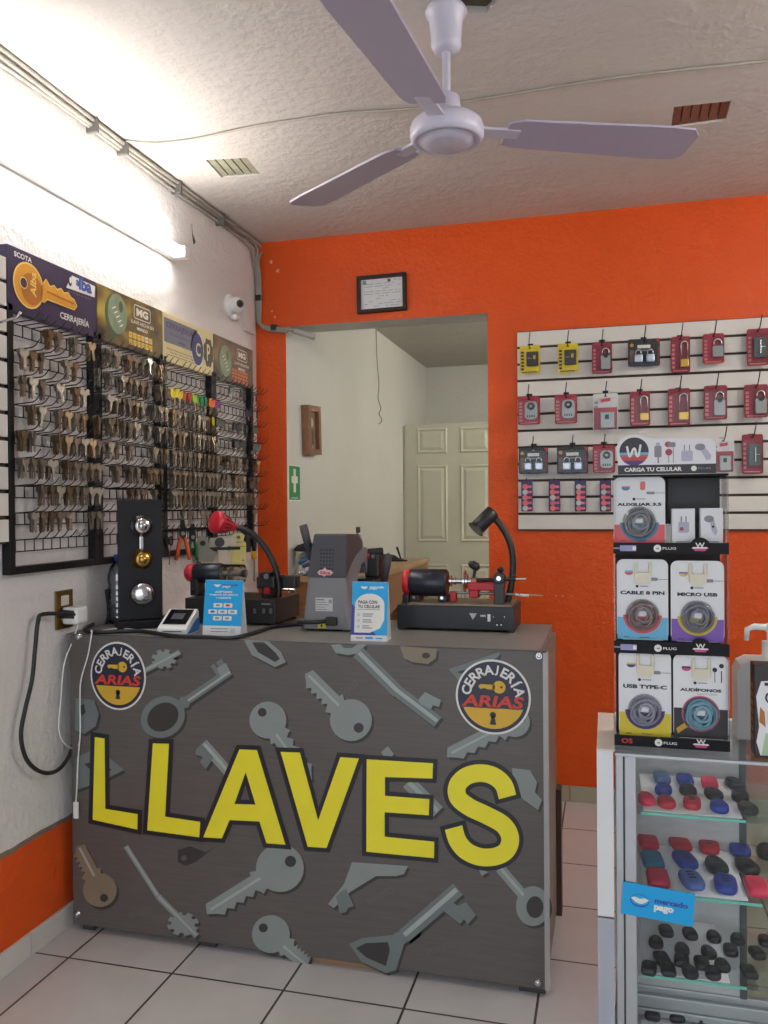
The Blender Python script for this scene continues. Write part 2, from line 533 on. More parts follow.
for x0, x1 in ((0.262, 0.492), (0.588, 0.818)):
    door_panel(b, x0, 1.695, x1, 1.885)
    door_panel(b, x0, 1.035, x1, 1.608)
    door_panel(b, x0, 0.18, x1, 0.87)
struct(b.build('door_1'))
b = MB(); b.bb((XRR, DY - 0.012, 0), (XRR + .01, DY + 0.03, 1.904), M('door_stop_paint', (172, 172, 156), 0.5)); struct(b.build('trim_4'))

# ================================================================== LIGHT
w = bpy.data.worlds.new('daylight'); SC.world = w; w.use_nodes = True
w.node_tree.nodes['Background'].inputs[0].default_value = (0.86, 0.93, 1.0, 1)
w.node_tree.nodes['Background'].inputs[1].default_value = 1.6
tube_glow = M('lit_tube', (255, 250, 244), 0.4, var=0, emit=36.0)


def tube_light(loc, L, rz, label, name='tube_light', off=False):
    t = thing(name, label, 'lamp', loc, rz)
    MB().bb((0, 0.04, -0.02), (0.03, L - 0.04, 0.025), white, 0.004).build('housing', t)
    MB().cyl((0.062, 0.035, 0), (0.062, L - 0.035, 0), 0.014, tube_glow, n=14).build('lamp_tube', t)
    for y in (0.0, L - 0.045):
        MB().bb((0, y, -0.022), (0.078, y + 0.045, 0.022), white, 0.006).build('end_cap', t)
    return t


tube_light((0.0, -2.02, 2.288), 1.22, 0.0, 'long fluorescent tube light glowing high on the white left wall')
t = tube_light((XR, -0.9, 2.40), 1.22, PI, 'fluorescent tube light on the white wall opposite the key racks')
for c in t.children:
    if c.name.startswith('lamp_tube'):
        c.data = c.data.copy(); c.data.materials[0] = M('lit_tube_strong', (255, 251, 246), 0.4, var=0, emit=85.0)
t = tube_light((2.3, 2.2, 2.25), 1.22, PI, 'unseen tube light added to brighten the back room behind the orange wall')  # lamp added out of view to brighten the back room
for c in t.children:
    if c.name.startswith('lamp_tube'):
        c.data = c.data.copy(); c.data.materials[0] = M('added_rear_tube', (255, 248, 235), 0.4, var=0, emit=95.0)

# ================================================================== LEFT WALL: key racks
rackm = M('black_rack_steel', (22, 22, 26), 0.45, 0.3)
navy = M('navy_sign_print', (52, 44, 74), 0.45, var=0.05)
gold = M('gold_print', (214, 152, 48), 0.5, var=0.1, vs=25)
goldd = M('deep_gold_print', (176, 110, 36), 0.5, var=0.12, vs=25)
goldl = M('pale_gold_print', (238, 204, 112), 0.5, var=0.03)
prwhite = M('white_print', (226, 224, 218), 0.55, var=0.01)
prblue = M('blue_print', (58, 84, 150), 0.5, var=0.03)
cream = M('cream_sign_print', (214, 202, 152), 0.5, var=0.06)
slate = M('slate_blue_print', (104, 106, 122), 0.5, var=0.05)
navy2 = M('dark_blue_print', (40, 50, 104), 0.5, var=0.03)
gearm = M('dark_bronze_print', (66, 60, 52), 0.5, var=0.08)
greenk = M('grey_green_key_print', (128, 146, 118), 0.5, var=0.22, vs=30)
greend = M('dark_green_key_print', (84, 92, 66), 0.5, var=0.15, vs=30)
yellowsq = M('yellow_square_print', (226, 196, 96), 0.5, var=0.04)
orangesq = M('orange_square_print', (214, 120, 72), 0.5, var=0.06)


def mg_print(name, c1, c2, c3):
    m = M(name, c1, 0.45, var=0)
    nt = m.node_tree; b = nt.nodes['Principled BSDF']; tc = [n for n in nt.nodes if n.type == 'TEX_COORD'][0]
    mp = nt.nodes.new('ShaderNodeMapping'); mp.inputs['Scale'].default_value = (1, 3.5, 5); mp.inputs['Rotation'].default_value = (0.7, 0, 0)
    n = nt.nodes.new('ShaderNodeTexNoise'); n.inputs['Scale'].default_value = 1.6; n.inputs['Detail'].default_value = 2
    cr = nt.nodes.new('ShaderNodeValToRGB')
    cr.color_ramp.elements[0].position = 0.36; cr.color_ramp.elements[0].color = col(c1)
    cr.color_ramp.elements[1].position = 0.66; cr.color_ramp.elements[1].color = col(c3)
    e = cr.color_ramp.elements.new(0.5); e.color = col(c2)
    nt.links.new(tc.outputs['Object'], mp.inputs['Vector']); nt.links.new(mp.outputs['Vector'], n.inputs['Vector'])
    nt.links.new(n.outputs['Fac'], cr.inputs[0]); nt.links.new(cr.outputs[0], b.inputs['Base Color'])
    return m


RZ0 = 1.117
RACKS = [(-1.770, 0.422, 'navy'), (-1.346, 0.416, 'mgy'), (-0.928, 0.416, 'cream'), (-0.510, 0.405, 'mgo')]
SIGNN = ['navy sign with a golden key', 'olive sign with yellow squares', 'cream sign with a blue oval', 'brown sign with orange squares']
SIGNZ0, SIGNZ1 = 1.858 - RZ0, 2.040 - RZ0
RAILZ = [1.826 - 0.0765 * i - RZ0 for i in range(9)]
NH = 10


def rail_mesh(wd):
    b = MB(); y0, y1 = 0.028, wd - 0.028
    for z in (0.0, -0.033): b.tube([(0.022, y0 - 0.012, z), (0.022, y1 + 0.012, z)], 0.0019, rackm, 5)
    pit = (y1 - y0) / (NH - 1)
    for i in range(NH):
        y = y0 + pit * i
        b.tube([(0.024, y, -0.034), (0.024, y, 0.001)], 0.0017, rackm, 4)
        b.tube([(0.022, y, 0), (0.086, y, 0.004), (0.096, y + 0.002, 0.010), (0.108, y + 0.004, 0.026)], 0.0017, rackm, 5)
    return b, [y0 + pit * i for i in range(NH)]


sb, HOOKY = rail_mesh(0.415)
first = None
racks = []
for (y0, wd, kind), sn in zip(RACKS, SIGNN):
    t = thing('key_rack', 'black wire key rack under the ' + sn, 'key rack', (0, y0, RZ0), 0, 'key racks on the left wall')
    racks.append(t)
    f = MB()
    f.bb((0.002, 0.0, 0.0), (0.030, 0.022, SIGNZ0 + 0.02), rackm, 0.002)
    f.bb((0.002, wd - 0.022, 0.0), (0.030, wd, SIGNZ0 + 0.02), rackm, 0.002)
    f.bb((0.003, 0.022, 0.0), (0.029, wd - 0.022, 0.022), rackm, 0.002)
    f.build('frame', t)
    for z in RAILZ:
        if first is None: r = sb.build('hook_rail', t, (0, 0, z)); first = r
        else:
            r = first.copy(); COL.objects.link(r); r.parent = t; r.location = (0, 0, z)
    s = MB(); A = LW

    def sp(u, v): p = pX(0.0305, u, v); return (p.y - y0, p.z - RZ0)

    bg = {'navy': navy, 'cream': cream, 'mgy': mg_print('olive_brown_print', (58, 50, 34), (112, 92, 44), (176, 158, 70)),
          'mgo': mg_print('brown_print', (52, 44, 38), (98, 76, 56), (142, 104, 72))}[kind]
    s.bb((0.004, 0.0, SIGNZ0), (0.030, wd - 0.004, SIGNZ1), bg, 0.001)
    N = 0.0308
    if kind == 'navy':
        c = sp(28.7, 285.6); r = 0.066
        kb = [sp(41, 287), sp(46, 280), sp(50, 287), sp(54, 286), sp(57, 290), sp(61, 289), sp(64, 293.5), sp(68, 293), sp(71, 298), sp(74, 300), sp(76.5, 306), sp(74, 309.5), sp(47, 299), sp(44, 302), sp(41, 300)]
        s.flat(circ(c[0], c[1], r, 36), N, goldl, A); s.flat(offset_poly(kb, 0.003), N, goldl, A)
        s.flat(circ(c[0], c[1], r - 0.005, 36), N + .0003, gold, A); s.flat(kb, N + .0003, gold, A)
        s.flat(circ(c[0] + .012, c[1] - .008, r - 0.02, 36), N + .0005, goldd, A)
        s.flat([sp(46, 292), sp(47, 290.5), sp(74, 303), sp(73, 304.5)], N + .0006, goldd, A)
        h = sp(23.5, 282.8); s.flat(circ(h[0], h[1], 0.017, 24), N + .0006, goldl, A); s.flat(circ(h[0], h[1], 0.014, 24), N + .0008, navy, A)
        q = sp(33, 284); s.text('Alba', q, 0.026, goldl, A, N + .0009, w=0.07, bold=.02, rot=PI / 2, shear=.2)
        q = sp(23, 257); s.text('SCOTA', q, 0.015, prwhite, A, N, w=0.075, bold=.03)
        L = [sp(66, 287.5), sp(72, 275.5), sp(95, 286.5), sp(94.5, 297.5)]
        s.flat(L, N, prwhite, A)
        q = sp(70, 281); s.flat(circ(q[0], q[1], .009, 14, .017), N + .0003, navy, A); s.flat(circ(q[0] + .002, q[1] + .003, .006, 14, .010), N + .0005, prwhite, A)
        q = sp(77.5, 283); s.text('a', q, 0.020, prblue, A, N + .0004, bold=.04)
        q = sp(85.2, 285.5); s.text('lba', q, 0.042, prblue, A, N + .0004, w=0.068, bold=.05)
        q = sp(79.5, 295.2); s.text('tecnologia en llaves', q, 0.006, inkgrey, A, N, w=0.12)
        q = sp(75, 320); s.text('CERRAJERÍA', q, 0.031, prwhite, A, N, w=0.147, bold=.02)
    elif kind in ('mgy', 'mgo'):
        y = kind == 'mgy'
        c = sp(117.5, 314) if y else sp(225.5, 361)
        s.flat(circ(c[0] - .012, c[1] - .006, .062, 32, .072), N, greend, A); s.flat(circ(c[0], c[1], .058, 32, .068), N + .0003, greenk, A)
        s.flat(circ(c[0] + .02, c[1] + .028, .012, 16, .02), N + .0006, greend, A)
        s.flat([(c[0] - .06, c[1] - .1), (c[0] - .02, c[1] - .1), (c[0] - .0, c[1] - .05), (c[0] - .045, c[1] - .03)], N + .0002, greend, A)
        for i in range(5): s.flat([(c[0] - .03 + i * .011, c[1] + .015 - i * .013), (c[0] - .01 + i * .011, c[1] + .025 - i * .013), (c[0] - .013 + i * .011, c[1] + .019 - i * .013), (c[0] - .033 + i * .011, c[1] + .009 - i * .013)], N + .0006, paperw, A)
        q = sp(142.3, 314.2) if y else sp(242, 355.9)
        s.flat([offset_poly(rrect(q[0] - .052, q[1] - .022, q[0] + .052, q[1] + .022, .008), .003), rrect(q[0] - .052, q[1] - .022, q[0] + .052, q[1] + .022, .008)], N, prwhite, A)
        s.text('MG', q, 0.028, prwhite, A, N, w=0.078, bold=.05)
        q = sp(142.5, 324.9) if y else sp(241.7, 365.0); s.text('LLAVE HECHA EN', q, 0.012, prwhite, A, N, w=0.15, bold=.015)
        q = sp(142.4, 330.4) if y else sp(241.7, 369.8); s.text('MEXICO', q, 0.011, prwhite, A, N, w=0.072, bold=.04)
        a0, a1 = (sp(129, 330.5), sp(153, 349.5)) if y else (sp(232.4, 369), sp(248, 386))
        zt = a0[1] - .002 if y else sp(240, 371)[1]
        zb = sp(140, 350)[1] + .004 if y else sp(240, 384.6)[1] + .002
        for j in range(2):
            for i in range(6):
                x0 = a0[0] + (a1[0] - a0[0]) * i / 6; x1 = a0[0] + (a1[0] - a0[0]) * (i + .8) / 6
                z0 = zt + (zb - zt) * (j + .82) / 2; z1 = zt + (zb - zt) * j / 2
                s.rect(x0, z0, x1, z1, N, (yellowsq if not (i == 4 and j == 0) else paperw) if y else orangesq, A)
                s.flat([(x0 + .004, z0 + .012), (x0 + .009, z0 + .004), (x1 - .003, z1 - .008), (x1 - .007, z1 - .004)], N + .0003, gearm if not y else gold, A)
    else:
        x0, z1 = sp(163, 319.5); x1 = 0.27; z0 = SIGNZ0 + .072
        s.rect(0.004, z0, x1, SIGNZ1 - .018, N, slate, A)
        q = sp(177.5, 329.4); s.text('CERRAJERIA', (0.125, SIGNZ1 - .045), 0.028, navy2, A, N + .0003, w=0.21, bold=.02)
        s.text('Servicio a domicilio', (0.125, SIGNZ1 - .073), 0.010, navy2, A, N + .0003, w=0.15)
        s.text('Arias', (0.14, SIGNZ1 - .095), 0.012, navy2, A, N + .0003, w=0.05, bold=.03)
        s.rect(0.02, SIGNZ0 + .048, 0.26, SIGNZ0 + .050, N, gearm, A); s.rect(0.02, SIGNZ0 + .026, 0.28, SIGNZ0 + .028, N, gearm, A)
        s.text('llaves de todo tipo', (0.15, SIGNZ0 + .038), 0.009, gearm, A, N, w=0.2)
        c = sp(197.5, 349.4); s.flat(circ(c[0], c[1], .056, 32, .072), N, prwhite, A); s.flat(circ(c[0], c[1], .049, 32, .065), N + .0003, navy2, A)
        s.text('C', (c[0] + .005, c[1]), .055, cream, A, N + .0006, w=.04, bold=.02)
        c = sp(208.2, 353); g = []
        for i in range(24):
            rr = 1.0 if i % 3 else .86; g.append((c[0] + .046 * rr * math.cos(2 * PI * i / 24), c[1] + .062 * rr * math.sin(2 * PI * i / 24)))
        s.flat(offset_poly(g, .004), N + .0007, cream, A); s.flat(g, N + .0009, gearm, A)
        s.text('P', (c[0], c[1]), .07, cream, A, N + .0012, w=.03, bold=.02)
    s.build('header_sign', t)

# ---------------- keys
nick = M('dull_nickel_key', (138, 128, 116), 0.42, 0.75, 0.12, 60)
bron = M('dull_bronze_key', (118, 100, 82), 0.45, 0.7, 0.15, 60)
brsk = M('worn_brass_key', (138, 118, 92), 0.4, 0.75, 0.12, 60)
shin = M('bright_nickel_key', (214, 212, 208), 0.22, 0.9, 0.03)
HEADC = {'yellow': (220, 196, 24), 'orange': (216, 104, 24), 'red': (196, 44, 40), 'lime': (142, 188, 22), 'green': (22, 148, 92), 'purple': (112, 30, 112), 'black': (26, 26, 28)}
headm = {k: M(k + '_key_head', v, 0.45, var=0.04) for k, v in HEADC.items()}


def key_loops(kind, L=0.058):
    if kind == 'round': hd = [(x, y - 0.008) for x, y in circ(0, 0, 0.0125, 16, a0=-PI / 2 + .38, a1=3 * PI / 2 - .38)]
    elif kind == 'hex': hd = [(.005, -.021), (.0125, -.014), (.0135, -.002), (.007, .005), (-.007, .005), (-.0135, -.002), (-.0125, -.014), (-.005, -.021)]
    else: hd = [(.0045, -.022), (.006, -.018), (.0155, -.013), (.0155, -.001), (.010, .005), (-.010, .005), (-.0155, -.001), (-.0155, -.013), (-.006, -.018), (-.0045, -.022)]
    y0 = hd[-1][1]
    bl = [(-.0045, y0 - .004), (-.0045, -L + .006), (-.0015, -L), (.0025, -L + .003)]
    z = -L + .006; k = 0
    while z < y0 - .008:
        bl += [(.0045 - (k % 2) * .002, z)]; z += .004; k += 1
    bl += [(.0045, y0 - .003)]
    return hd + bl, circ(0, -.001, .0026, 8)


def key_mesh(b, kind, mat, M_=None, L=0.058, head=None, hole=True):
    lo, ho = key_loops(kind, L)
    b.prism([lo, ho] if hole else [lo], -0.001, 0.001, mat, FR if M_ is None else M_ @ FR)
    if head:
        b.prism([rrect(-.0155, -.030, .0155, .006, .007, 3), circ(0, -.001, .003, 8)] if hole else rrect(-.0155, -.030, .0155, .006, .007, 3), -0.0024, 0.0024, head, FR if M_ is None else M_ @ FR)


kproto = {}


def key_thing(kind, mname, mat, L, head, label, group, loc, rot):
    k = (kind, mname, L, head)
    if k in kproto:
        o = kproto[k].copy(); COL.objects.link(o)
    else:
        b = MB(); key_mesh(b, kind, mat, None, L, headm[head] if head else None)
        o = b.build('key_blank'); kproto[k] = o
    o.location = loc; o.rotation_euler = rot
    props(o, label, 'key', group)
    return o


KM = [('n', nick), ('b', bron), ('s', brsk)]
# how full each rail is: racks x nine rails, and how many blanks stand behind the front one
FILL = [[(.62, 3), (.55, 2), (.8, 2), (.7, 3), (.75, 4), (.75, 3), (.8, 3), (.75, 2), (0, 0)],
        [(.85, 4), (.95, 7), (.95, 7), (.9, 6), (.6, 3), (.55, 4), (.5, 2), (.3, 1), (0, 0)],
        [(0, 0), (1, 1), (1, 5), (1, 6), (1, 6), (1, 5), (.95, 5), (.3, 1), (0, 0)],
        [(.45, 0), (.35, 0), (.4, 0), (.6, 2), (.8, 4), (.85, 4), (.9, 4), (.2, 0), (0, 0)]]
stock = MB()
nkeys = 0
rk = random.Random(11)
for ri, (t, (y0, wd, kind), sn) in enumerate(zip(racks, RACKS, ['navy sign', 'olive sign', 'cream sign', 'brown sign'])):
    for row, z in enumerate(RAILZ):
        fill, depth = FILL[ri][row]
        lab = f'dull metal key blank hanging on the {ORD[row]} rail below the {sn}'
        grp = f'key blanks on the {ORD[row]} rail below the {sn}'
        pk = rk.choice(['round', 'hex', 'wide'])
        for hi, hy in enumerate(HOOKY):
            if rk.random() > fill: continue
            if rk.random() < .3: pk = rk.choice(['round', 'hex', 'wide'])
            mn, mm = rk.choice(KM) if rk.random() < .4 else KM[0]
            L = 0.056 if ri != 2 else 0.064
            head = None; lb = lab; gp = grp
            if ri == 2 and row == 1:
                head = ['yellow', 'yellow', 'orange', 'red', 'lime', 'lime', 'green', 'green', 'orange', 'purple'][hi]
                same = {'yellow': 'keys with yellow heads on the cream sign rack', 'orange': 'keys with orange heads on the cream sign rack', 'lime': 'keys with lime heads on the cream sign rack', 'green': 'keys with green heads on the cream sign rack'}
                lb = f'{head} headed key blank in the colourful row below the cream sign'; gp = same.get(head)
            elif ri == 2 and row == 2 and hi in (8, 9):
                head = ['yellow', 'black'][hi - 8]; lb = f'{head} headed key blank on the third rail below the cream sign'; gp = None
            elif ri == 3 and row < 4:
                head = 'black'; lb = f'black headed car key blank on the {ORD[row]} rail below the brown sign'; gp = f'black headed car keys on the {ORD[row]} rail'
                L = 0.05
            yy = y0 + hy; zz = RZ0 + z
            xf = 0.060 if depth > 1 else 0.045 + rk.random() * .015
            for j in range(depth):
                xx = xf - .003 - (j + 1) * (.0042 if depth > 4 else .0055)
                if xx < .032: break
                key_mesh(stock, pk, mm, T(xx, yy, zz - .001) @ RZ(PI / 2 + rk.uniform(-.3, .3)) @ RY(rk.uniform(-.12, .12)), L, headm[head] if head and ri == 3 else None, hole=False)
            if nkeys < 298:
                key_thing(pk, mn, mm, L, head, lb, gp, (xf, yy, zz - .0005), (0, rk.uniform(-.14, .14), PI / 2 + rk.uniform(-.55, .35)))
                nkeys += 1
            else:
                key_mesh(stock, pk, mm, T(xf, yy, zz - .001) @ RZ(PI / 2 + rk.uniform(-.5, .3)), L, headm[head] if head else None, hole=False)
# the one bright key on the second rack, the spread of shiny ones on the third
key_thing('wide', 'shiny', shin, 0.056, None, 'single bright silver key hanging under the yellow squares of the olive sign', None, (0.080, RACKS[1][0] + HOOKY[5] + .012, RZ0 + RAILZ[0] + .004), (0, 0, PI / 2))
o = stock.build('key_stock'); props(o, 'thick bunches of dull key blanks packed behind the front keys on the rack hooks', 'keys', None, 'stuff')

# ---------------- slat board at the far left edge
slat = M('slatboard_laminate', (214, 210, 203), 0.5, var=0.02)
groove = M('slatboard_groove', (66, 54, 46), 0.8)


def slatboard(x0, x1, z0, z1, n, M_):
    b = MB(); h = (z1 - z0) / n
    b.bb((x0, z0, 0.0), (x1, z1, 0.008), groove, 0, M_)
    for i in range(n):
        b.bb((x0, z0 + i * h + .006, 0.006), (x1, z0 + (i + 1) * h - .005, 0.018), slat, 0.001, M_)
    return b


o = slatboard(-0.55, 0.0, 0.0, 0.80, 11, LW).build('slat_board', None, (0.012, -1.775, 1.205))
props(o, 'pale grooved slat board on the white wall at the left edge, beside the navy sign', 'slat board')

p1_ = pY(-1.83, 21, 313.5)
o = MB().bb((.0, -.02, -.02), (.004, .02, .02), chrome, .001).tube([(0, 0, 0), (p1_.x - .030 - .012, 0, .012), (p1_.x - .030, 0, .026)], .0038, chrome, 8).build('peg_hook', None, (.030, -1.83, p1_.z - .022))
props(o, 'silver peg hook sticking out of the slat board beside the navy sign', 'hook')

# ---------------- tools hanging under the cream and brown signs
orangeg = M('orange_grip', (222, 84, 40), 0.45)
greeng = M('green_grip', (18, 104, 58), 0.45)
yellowg = M('yellow_plastic', (214, 170, 40), 0.45)
notey = M('pale_yellow_paper', (226, 216, 142), 0.8, var=0.03)
beige = M('beige_plastic', (204, 198, 182), 0.6)


def pliers(loc, grip, label, name='pliers', rz=PI / 2, L=0.16, spread=.03):
    t = thing(name, label, 'pliers', loc, rz)
    j = MB()
    for s in (-1, 1):
        j.prism([(s * .001, 0.0), (s * .006, .002), (s * .013, -.05), (s * .010, -.068), (s * .001, -.07)], -.006, .006, blackm, FR)
    j.cyl((0, -.008, -.052), (0, .008, -.052), .008, steel)
    j.build('jaws', t)
    for s in (-1, 1):
        MB().tube([(s * .006, 0, -.062), (s * .014, 0, -.09), (s * spread * .8, 0, -.13), (s * spread, 0, -L)], [.006, .008, .0085, .007], grip, 8, None, 0).build('grip', t)
    return t


q = pX(0.05, 182.5, 520); pliers((0.05, q.y, q.z), orangeg, 'pliers with orange grips hanging below the cream sign', rz=.75, L=.155, spread=.026)
q = pX(0.05, 192.5, 524); t = pliers((0.05, q.y, q.z), greeng, 'pliers with dark green grips hanging beside the orange pliers', spread=.017, rz=.75, L=.14)
MB().bb((0.008, RACKS[2][0] + .03, 1.212), (0.014, RACKS[3][0] + .38, 1.222), rackm).build('tool_bar', None)
props(bpy.data.objects['tool_bar'], 'thin black bar the tools hang from, below the cream and brown signs', 'tool bar')
# scissors
q = pX(0.03, 168, 541)
t = thing('scissors', 'black handled scissors on the rack bar left of the orange pliers', 'scissors', (0.035, q.y, q.z), PI / 2)
for s in (-1, 1):
    c = [(s * .014 + .010 * math.cos(a), 0, -.0 + .017 * math.sin(a)) for a in [2 * PI * i / 12 for i in range(13)]]
    MB().tube(c, .0035, black, 6).build('handle_ring', t)
    MB().prism([(s * .010, -.016), (s * .004, -.018), (s * -.004, -.09), (s * .001, -.04)], -.0012 + s * .0013, .0012 + s * .0013, steel, FR).build('blade', t)
# file hanging at the rack's lower left
q = pX(0.02, 199, 556)
t = thing('hand_file', 'grey tapered hand file hanging against the white wall beside the black lock board', 'file', (0.02, q.y, q.z), PI / 2)
MB().lathe([(.005, 0), (.008, -.006), (.008, -.05), (.005, -.056)], dkgrey, 10).build('handle', t)
MB().cyl((0, 0, -.055), (0.004, 0, -.15), .0065, steel, .003, 8).build('blade', t)
# label gun, white bracket, notes, screwdriver, pouch
q = pX(0.07, 222, 545)
t = thing('price_gun', 'off white label gun hanging behind the red lamp of the key machine', 'label gun', (0.07, q.y, q.z), .5)
MB().prism([(-.05, .03), (.055, .035), (.06, 0), (.02, -.006), (.03, -.085), (-.012, -.09), (-.02, -.01), (-.055, -.012)], -.016, .016, beige, FR).build('body', t)
MB().bb((-.06, -.018, -.02), (.075, .018, -.008), black, .003).build('trigger_bar', t)
MB().cyl((-.01, -.02, .012), (-.01, .02, .012), .02, dkgrey).build('roll', t)
q = pX(0.05, 205, 548)
t = thing('tape_roll_holder', 'small grey bracket tool hanging between the green pliers and the label gun', 'bracket', (0.05, q.y, q.z), .6)
MB().prism([(-.03, .05), (.012, .045), (.016, .0), (.045, -.02), (.03, -.06), (-.028, -.055)], -.01, .01, M('grey_cast_metal', (150, 146, 138), .5, .3), FR).build('body', t)
MB().cyl((-.01, -.013, .02), (-.01, .013, .02), .011, black).build('knob', t)
q = pX(0.075, 238.4, 549)
t = thing('note_pad', 'pale yellow key shaped paper notes hanging right of the label gun', 'notes', (0.075, q.y, q.z), .45)
b = MB()
for k in range(4):
    d = .0014 * k
    b.prism([[(-.034, -.07 + d), (.032, -.07), (.034, .025), (.022, .037), (.028, .06), (.015, .07), (-.016, .07 - d), (-.030, .058), (-.026, .037), (-.034, .025)], circ(0.0, .052, .008, 10)], -.004 + k * .0016, -.003 + k * .0016, notey, FR)
b.build('sheets', t)
b = MB(); b.flat([(-.03, .03), (.03, .033), (.03, .030), (-.03, .027)], .0026, inkgrey, FR); b.flat([(-.03, .01), (.03, .013), (.03, .010), (-.03, .007)], .0026, inkgrey, FR)
b.flat(circ(.020, -.05, .005, 10), .0026, inkgrey, FR)
b.build('printing', t)
q = pX(0.03, 254, 540)
t = thing('screwdriver', 'long black screwdriver with a yellow collar hanging at the right end of the rack', 'screwdriver', (0.05, pX(.05, 254, 540).y, q.z), PI / 2)
MB().lathe([(.010, .04), (.013, .03), (.012, -.03), (.010, -.05)], black, 12).build('handle', t)
MB().lathe([(.012, -.05), (.0135, -.055), (.0135, -.083), (.011, -.088)], yellowg, 12).build('collar', t)
MB().cyl((0, 0, -.086), (0, 0, -.19), .004, steel, n=8).build('shaft', t)
q = pX(0.03, 245, 535)
t = thing('tool_pouch', 'small black tool pouch on the rack between the notes and the screwdriver', 'pouch', (0.03, -.2, q.z - .03), PI / 2)
MB().bb((-.03, -.012, -.05), (.03, .014, .05), black, .006).build('body', t)
MB().bb((-.03, -.018, .012), (.03, .012, .052), dkgrey, .005).build('flap', t)

# ---------------- cables along the ceiling edge
cabl = M('grey_cable', (152, 148, 140), 0.6, var=0.1)
t = thing('cable_bundle', 'bundle of grey cables along the ceiling edge, down the corner to the doorway', 'cable', (0, 0, 0))
rc = random.Random(3)
for k in range(3):
    pts = [(0.010 + .010 * k + rc.uniform(-.003, .003), y, H - .012 - .011 * (2 - k) + rc.uniform(-.006, .006)) for y in [YF + .2 + i * (4.3 + .05 * k) / 12 for i in range(13)]]
    pts = [(max(p[0], .009), p[1], min(p[2], H - .009)) for p in pts]
    pts += [(0.02 + .008 * k, -.05, H - .10), (0.014 + .009 * k, -.018, 2.40), (0.014 + .009 * k, -.016, 2.25), (0.02 + .006 * k, -.014, 2.19 - .007 * k), (0.09, -.014, 2.163 - .007 * k), (0.17, -.012, 2.156 - .008 * k)]
    if k < 2: pts += [(0.20, .02, 2.148 - .008 * k), (0.235, .1, 2.140 - .008 * k)]
    MB().tube(pts, .0065, cabl, 7, None, 3).build('cable', t)
for y in (-3.2, -2.2, -1.9, -1.35, -1.174, -.8, -.42):
    MB().bb((0.0, y - .006, H - .05), (0.042, y + .006, H - .002), M('cable_clip', (96, 94, 90), .6), .002).build('clip', t)
for (x, z) in ((0.022, 2.31), (0.1, 2.163)):
    MB().bb((x - .014, -.024, z - .014), (x + .014, 0, z + .014), black, .002).build('clip', t)
MB().cyl((0.19, 0.0, 2.147), (0.262, 0.1, 2.13), .014, M('grey_conduit', (170, 168, 160), .5), n=12).build('conduit_end', t)
pts = [pZ(H - .006, u, v) for u, v in ((126, 141), (160, 143), (200, 138), (250, 127), (300, 119), (345, 113), (420, 108), (500, 96), (600, 80), (680, 70), (768, 61))] + [Vector((XR - .01, -1.06, H - .006))]
o = MB().tube(pts, .0042, M('thin_grey_cable', (172, 166, 156), .6), 6, None, 4).build('ceiling_cable'); props(o, 'thin cable running across the ceiling behind the fan', 'cable')
# small clip hanging beside the tube light
q = pX(0.0, 191, 236)
o = MB().tube([(0.004, q.y, q.z + .05), (0.006, q.y, q.z + .01), (0.010, q.y + .01, q.z - .02), (0.006, q.y + .012, q.z - .03)], [.001, .0015, .006, .003], dkgrey, 6).build('wire_hook')
props(o, 'small dark wire hook on the white wall above the end of the tube light', 'hook')

# ---------------- security camera
q = pX(0.0, 228.5, 305.5)
t = thing('security_camera', 'white dome security camera high on the left wall near the orange wall', 'camera', (0, q.y, q.z))
MB().lathe([(.048, 0), (.05, .006), (.046, .016), (.034, .020)], white, 28, RY(PI / 2)).build('mount', t)
MB().ball((.036, 0.0, 0), .036, white, None, 24, 14).build('dome', t)
d = Vector((.75, -.55, -.05)).normalized(); c0 = Vector((.034, 0, 0))
MB().cyl(c0 + d * .02, c0 + d * .042, .024, white, .021, 20).cyl(c0 + d * .04, c0 + d * .045, .0185, black, .017, 20).build('lens_barrel', t)
MB().ball(c0 + d * .043, .010, M('lens_glass', (14, 14, 20), .08)).build('lens', t)
MB().bb((.004, .005, -.062), (.036, .05, -.034), white, .012, None, 3).build('cable_boss', t)
o = MB().bb((0, -.15, 2.125), (.018, -.045, 2.265), M('junction_box_white', (214, 206, 202), .5), .004).build('junction_box')
props(o, 'white square junction box in the corner right of the security camera', 'junction box')

# ---------------- outlet, charger and cords
q0 = pX(0.0, 55, 590); q1 = pX(0.0, 71, 628)
t = thing('wall_outlet', 'brass wall outlet with two sockets left of the counter', 'outlet', (0, (q0.y + q1.y) / 2, (q0.z + q1.z) / 2))
MB().bb((0, -.042, -.06), (.006, .042, .06), M('old_brass_plate', (150, 120, 70), .35, .9, .15, 30), .002).build('plate', t)
for z in (.028, -.018): MB().bb((.004, -.018, z - .016), (.010, .018, z + .016), beige if z > 0 else M('amber_socket', (214, 150, 60), .4), .003).build('socket', t)
oy, oz = t.location.y, t.location.z
t = thing('power_cord', 'thick black power cord looping from the outlet down the white wall', 'cord', (0.01, oy - .012, oz - .012))
MB().cyl((0, 0, 0), (.045, -.012, -.001), .017, black, .012, 12).build('plug', t)
cp = [(0.055, oy - .02, oz - .012)] + [tuple(pX(.03, u, v)) for u, v in ((44, 614), (38, 622), (35, 650), (32, 680), (25, 710), (21, 735), (25, 756), (34, 768), (46, 773), (58, 770), (68, 758), (74, 742))] + [(0.02, -1.47, .60), (0.018, -1.40, .72), (0.018, -1.34, .86), (0.016, -1.28, .935), (.016, -1.29, 1.03)]
b = MB(); b.tube([(p[0] - .01, p[1] - (oy - .012), p[2] - (oz - .012)) for p in cp], .0062, black, 8, None, 5); b.build('cable', t)
q = pX(.03, 77, 614)
